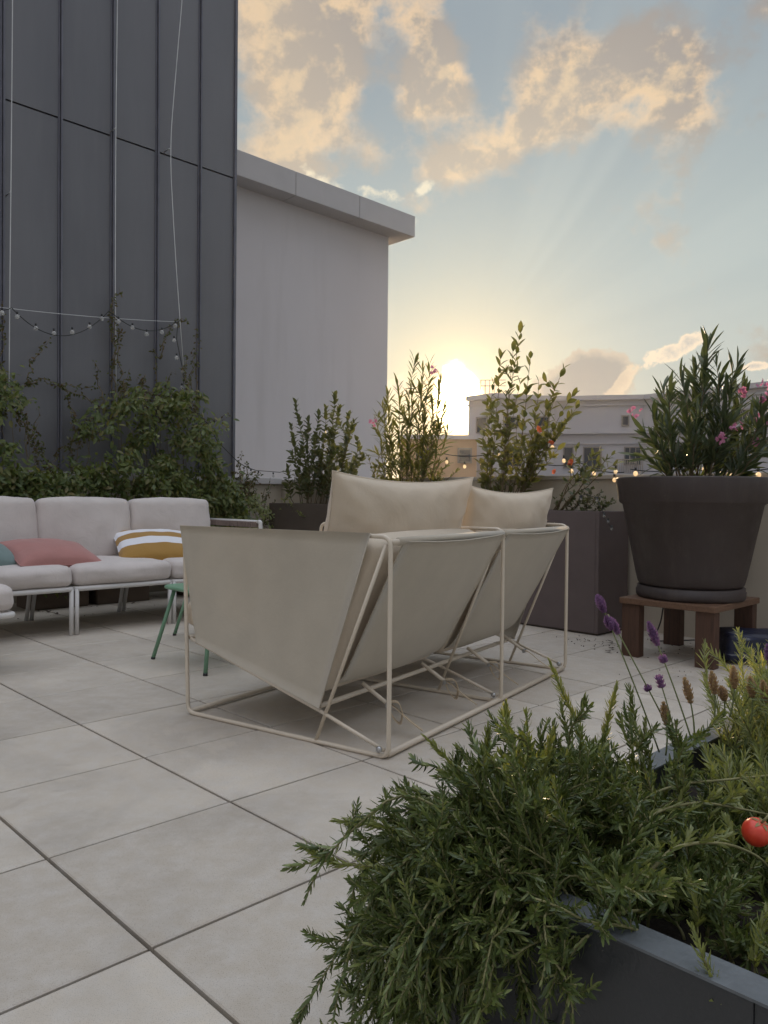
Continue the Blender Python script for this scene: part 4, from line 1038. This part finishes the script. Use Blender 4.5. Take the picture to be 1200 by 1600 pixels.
# ------------------------------------------------------------------ climbing vines in front of the metal wall
def vine(name, label, env, i_rng, n, wisps, jr=(5.95, 6.58), L=.072, mat='vine', zlo=.25, cat='vine'):
    """env(i) -> top height of the leaf mass"""
    e = empty(name, G(sum(i_rng)/2, 6.3)); tag(e, label, cat)
    P = []
    # clumps give light and dark hollows
    cl = []
    while len(cl) < n//36:
        i_ = rv(*i_rng); zt_ = env(i_)+.16*noise.noise(Vector((i_*6, 2.3, 0))); z_ = zlo+(zt_-zlo)*(1-random.random()**1.3)
        if z_ < zlo: continue
        dep = (z_-zlo)/max(.2, zt_-zlo)
        j_ = jr[0]+(jr[1]-jr[0])*(.15*random.random()+.85*dep**1.3*random.random()+.0)+.12*noise.noise(Vector((i_*3, z_*3, 0)))
        nz_ = noise.noise(Vector((i_*4.5, z_*4.5, 7)))+.5*noise.noise(Vector((i_*11, z_*11, 3)))
        if z_ > 1.22 and nz_ < -.06+.45*(z_-zlo)/max(.3, zt_-zlo)*random.random(): continue
        cl.append((i_, j_, z_))
    for (i_, j_, z_) in cl:
        r = rv(.06, .17)
        for q in range(random.choice((10, 20, 36))):
            d = rnd(1)[0]*r*random.random()**.5; p = G(i_+d[0], j_+d[1]*.8, z_+d[2]*.9); P.append(p)
    P = np.array(P); out = np.array([-E2[0], -E2[1], 0])
    D = rnd(len(P))+np.array([0, 0, -.55])+out*.4; N = out*.8+np.array([0, 0, .7])+.6*rnd(len(P))
    Ls = L*rng.uniform(.55, 1.2, len(P))
    npchild([leaves_mesh(P, D, N, Ls, Ls*.42, 'oval', -.15, .3)], 'leaves', M[mat], e)
    st_ = []
    for k in range(16):
        i_ = rv(*i_rng); b = G(i_+rv(-.2, .2), 6.25, .25); t = G(i_, 6.45, max(.5, env(i_)*.93)); st_.append([b.lerp(t, q/9)+Vector(rng.normal(size=3))*.015 for q in range(10)])
    P = []; D = []; N = []
    for k in range(13):            # loose shoots reaching above and in front of the mass
        i_ = rv(*i_rng); z_ = env(i_); zz = max(.5, z_*rv(.8, 1.)); a_ = rv(-.16, .16); wisps.append([G(i_, 6.4, zz), G(i_+a_*.6, 6.45, zz+rv(.12, .28)), G(i_+a_*1.5, 6.42, zz+rv(.2, .5))])
    for w in wisps:
        w = [Vector(q) for q in w]; pts = []
        for a, b in zip(w, w[1:]):
            for q in range(6): pts.append(a.lerp(b, q/6)+Vector(rng.normal(size=3))*.018)
        pts.append(w[-1]); st_.append(pts)
        for k in range(int(sum((b-a).length for a, b in zip(pts, pts[1:]))/.018)):
            p, d = sample(pts, random.random()**1.25*.999); P.append(p+Vector(rng.normal(size=3))*.012); D.append(rnd(1)[0]+np.array([0, 0, -.2])); N.append(out+.5*rnd(1)[0])
    child(stems_mb(st_, .006, .0018, 5), 'stems', M['bark'], e)
    if P:
        k = len(P); npchild([leaves_mesh(P, D, N, .042*rng.uniform(.5, 1.1, k), .018, 'oval', -.1, .3)], 'tendril_leaves', M['rust_leaf'], e)
    return e
def env_from(px):     # silhouette heights given along the wall
    q = []
    for x, y in px:
        p = at_j(x, y, 6.35); q.append(((np.array(p[:2])-O)@E1, p.z))
    return lambda i: float(np.interp(i, [a for a, b in q], [b for a, b in q])), (q[0][0], q[-1][0])
W_ = lambda *px: [at_j(x, y, 6.55) for x, y in px]
f, r = env_from([(-90, 590), (0, 592), (25, 600), (45, 612), (50, 660), (60, 690), (85, 735)])
vine('climbing_vine', 'leafy green vine climbing at the far left edge of the metal wall', f, r, 8500, [W_((8, 610), (6, 560), (4, 470)), W_((30, 610), (60, 590), (95, 605), (150, 608)), W_((45, 600), (52, 560), (78, 530)), W_((40, 690), (60, 660))])
f, r = env_from([(20, 772), (60, 752), (110, 735), (125, 690), (130, 655), (150, 640), (175, 625), (195, 612), (205, 625), (215, 650)])
vine('climbing_vine', 'green vine mound left of the centre seam, below the string lights', f, r, 11500, [W_((178, 640), (180, 560), (172, 480), (186, 450)), W_((180, 640), (176, 540), (178, 470)), W_((190, 620), (186, 540), (190, 510)), W_((170, 640), (130, 620), (60, 590)), W_((120, 660), (105, 620), (95, 600))])
f, r = env_from([(205, 700), (212, 660), (225, 625), (250, 622), (270, 618), (292, 612), (312, 622), (325, 660), (332, 700), (342, 745), (356, 800)])
vine('climbing_vine', 'widest and fullest green vine mass reaching the corner of the metal wall', f, r, 15500, [W_((245, 650), (243, 580), (240, 545)), W_((250, 560), (258, 525), (275, 505), (290, 500)), W_((240, 640), (222, 600), (215, 590)), W_((310, 640), (306, 570), (308, 510)), W_((298, 640), (300, 590), (304, 540)), W_((320, 660), (340, 655), (358, 650)), W_((250, 622), (200, 605), (190, 600))])
f, r = env_from([(352, 800), (366, 775), (385, 760), (396, 762), (404, 790), (425, 812)])
vine('wispy_shrub', 'loose wispy shrub against the cream wall right of the vines', f, (r[0], r[1]), 900, [W_((380, 790), (388, 760), (392, 735)), W_((370, 800), (372, 765)), W_((362, 738), (372, 745), (384, 742), (388, 725))], jr=(6.2, 6.5), L=.055, mat='lavender', zlo=.3, cat='shrub')

# ------------------------------------------------------------------ cables and string lights
for pts, lab in (((( 20, -40), (17, 300), (15, 480), (14, 640)), 'taut steel climbing cable at the left edge of the metal wall'),
                 (((184, -40), (181, 200), (180, 450), (182, 640)), 'taut steel climbing cable down the middle of the metal wall'),
                 (((288, -40), (275, 110), (265, 232), (274, 400), (290, 620)), 'slack bent white cable hanging on the right part of the metal wall')):
    pp = [at_j(x, y, 6.56) for x, y in pts]; tp_ = pp[0]+(pp[0]-pp[1])*.01; pp = [Vector((tp_.x, tp_.y, 9.45))]+pp
    o = MB().tube(rounded(pp, .4, 6), .0045, 6).build('trellis_cable', M['white_cord']); tag(o, lab, 'cable', 'climbing cables on the metal wall')
    for z_ in (2.2, 4.5):
        q = min(pp, key=lambda p: abs(p.z-z_)); MB().tube([q, q+Vector((E2[0]*.14, E2[1]*.14, 0))], .006, 6).build('standoff', M['steel'], o)
o = MB().tube(catenary(at_j(-10, 479, 6.56), at_j(282, 503, 6.56), .02), .003, 5).build('support_wire', M['white_cord']); tag(o, 'thin pale wire stretched across the metal wall above the bulbs', 'wire')

def string(name, label, path, bulbs, mat='bulb', drop=.035, rb=.0215, r=.0045):
    e = empty(name, path[0]); tag(e, label, 'string lights')
    child(MB().tube(path, r, 6), 'cord', M['cable'], e)
    for p in bulbs:
        p = Vector(p)
        soc = child(MB().tube([p+Vector((0, 0, drop+.012)), p+Vector((0, 0, drop-.012))], .0095, 8), 'socket', M['black_plastic'], e)
        child(MB().ball(p, rb, 10, 1.15), 'bulb', M[mat], e)
    return e
J = lambda x, y: at_j(x, y, 6.5)
path = catenary(J(-20, 478), J(18, 481), .03)+catenary(J(18, 481), J(170, 486), .25)[1:]+catenary(J(172, 486), J(278, 502), .145)[1:]+[J(276, 530), J(282, 560), J(288, 590), J(284, 612), J(300, 640), J(325, 662), J(340, 690), J(362, 712)]
bl = [J(x, y) for x, y in ((3, 489), (27, 495), (56, 513), (84, 521), (113, 519), (140, 511), (159, 498), (185, 502), (207, 512), (229, 522), (253, 519), (274, 509), (272, 532), (276, 559), (286, 581), (284, 606), (300, 632), (318, 664), (331, 675), (341, 692))]
string('string_lights', 'string of clear bulbs swagged across the dark metal wall above the vines', path, bl)
K = lambda x, y: at_i(x, y, 5.40)
path = [J(362, 712)]+[J(x, y) for x, y in ((372, 722), (385, 730), (400, 735))]+[at_i(x, y, 5.6) for x, y in ((437, 738), (455, 734))]
string('string_lights', 'short sagging cord of small bulbs in front of the white building base', path, [at_j(x, y+6, 6.6) for x, y in ((381, 730), (392, 733), (404, 736))]+[at_i(427, 744, 5.65)], rb=.015)
path = catenary(K(690, 708), K(800, 700), .05)+catenary(K(800, 700), K(905, 722), .08)[1:]+catenary(K(905, 722), K(975, 738), .03)[1:]
bl = [K(x, y) for x, y in ((698, 722), (726, 729), (752, 724), (779, 711), (841, 701), (863, 699), (881, 720), (893, 736), (928, 740), (960, 750), (962, 737))]
string('string_lights', 'glowing bulbs strung through the shrubs along the parapet left of the pot', path, bl, 'bulb_lit', rb=.016)
path = catenary(K(985, 733), K(1075, 732), .02)+catenary(K(1075, 732), K(1215, 730), .03)[1:]
string('string_lights', 'bulbs along the parapet behind the big oleander pot', path, [K(x, y) for x, y in ((993, 740), (1101, 733), (1139, 742), (1185, 742))], 'bulb_lit', rb=.018)
Q = lambda x, y: at_i(x, y, 4.95)
path = [Q(905, 776), Q(915, 772), Q(932, 778), Q(940, 795), Q(947, 810), Q(955, 826)]
string('string_lights', 'short tail of tiny bulbs hanging over the tall taupe planter', path, [Q(x, y) for x, y in ((908, 779), (933, 781), (944, 806), (950, 815), (956, 826))], 'bulb', drop=.012, rb=.011, r=.003)

# ------------------------------------------------------------------ dry leaves on the paving
sp_ = [(62, 955), (90, 960), (205, 943), (958, 1003), (957, 1013), (952, 1018), (1097, 1051), (1003, 1000), (75, 957), (190, 948)]
for k, (x, y) in enumerate(sp_):
    p = at_z(x, y, .004); P = np.array([[0, 0, 0.]]*2); a = rv(0, 6); D = np.array([[math.cos(a), math.sin(a), .1], [math.cos(a+.9), math.sin(a+.9), .15]])
    o = np_obj('dry_leaf', [leaves_mesh(P, D, np.array([[0, 0, 1.]]*2), .045, .02, 'oval', .2, .4)], M['dead_leaf']); o.location = p
    tag(o, 'tiny dry leaf lying on the pale paving under the grey sofa' if x < 400 else 'tiny dry leaf lying on the pale paving near the wooden stool', 'leaf', 'dry leaves under the grey sofa' if x < 400 else 'dry leaves near the stool')

# scattered grit and crumbs of soil on the paving
mb = MB()
for k in range(150):
    c_ = random.choice(((75, 957, .35), (200, 945, .3), (960, 1008, .16), (1060, 1010, .2), (1110, 1050, .2), (930, 1000, .12)))
    p = at_z(c_[0], c_[1], .003)+Vector((random.gauss(0, c_[2]), random.gauss(0, c_[2]), 0)); r = random.uniform(.0015, .0045)
    mb.box(p, (r*2, r*1.4, r), Matrix.Rotation(random.uniform(0, 3), 3, 'Z') @ Matrix.Rotation(random.uniform(-.5, .5), 3, 'X'))
tag(mb.build('grit', M['dead_leaf']), kind='stuff')

# ------------------------------------------------------------------ warm evening air
hz = MB().bb((-401, -401, -15), (401, 401, 11)).build('haze', None); tag(hz, kind='stuff')
hm = bpy.data.materials.new('evening_air'); hm.use_nodes = True; nt = hm.node_tree
for n in list(nt.nodes):
    if n.type == 'BSDF_PRINCIPLED': nt.nodes.remove(n)
pv = nt.nodes.new('ShaderNodeVolumePrincipled'); pv.inputs['Color'].default_value = (.95, .93, .9, 1); pv.inputs['Density'].default_value = .0002; pv.inputs['Anisotropy'].default_value = .80
nt.links.new(pv.outputs[0], nt.nodes['Material Output'].inputs['Volume']); hz.data.materials.append(hm)
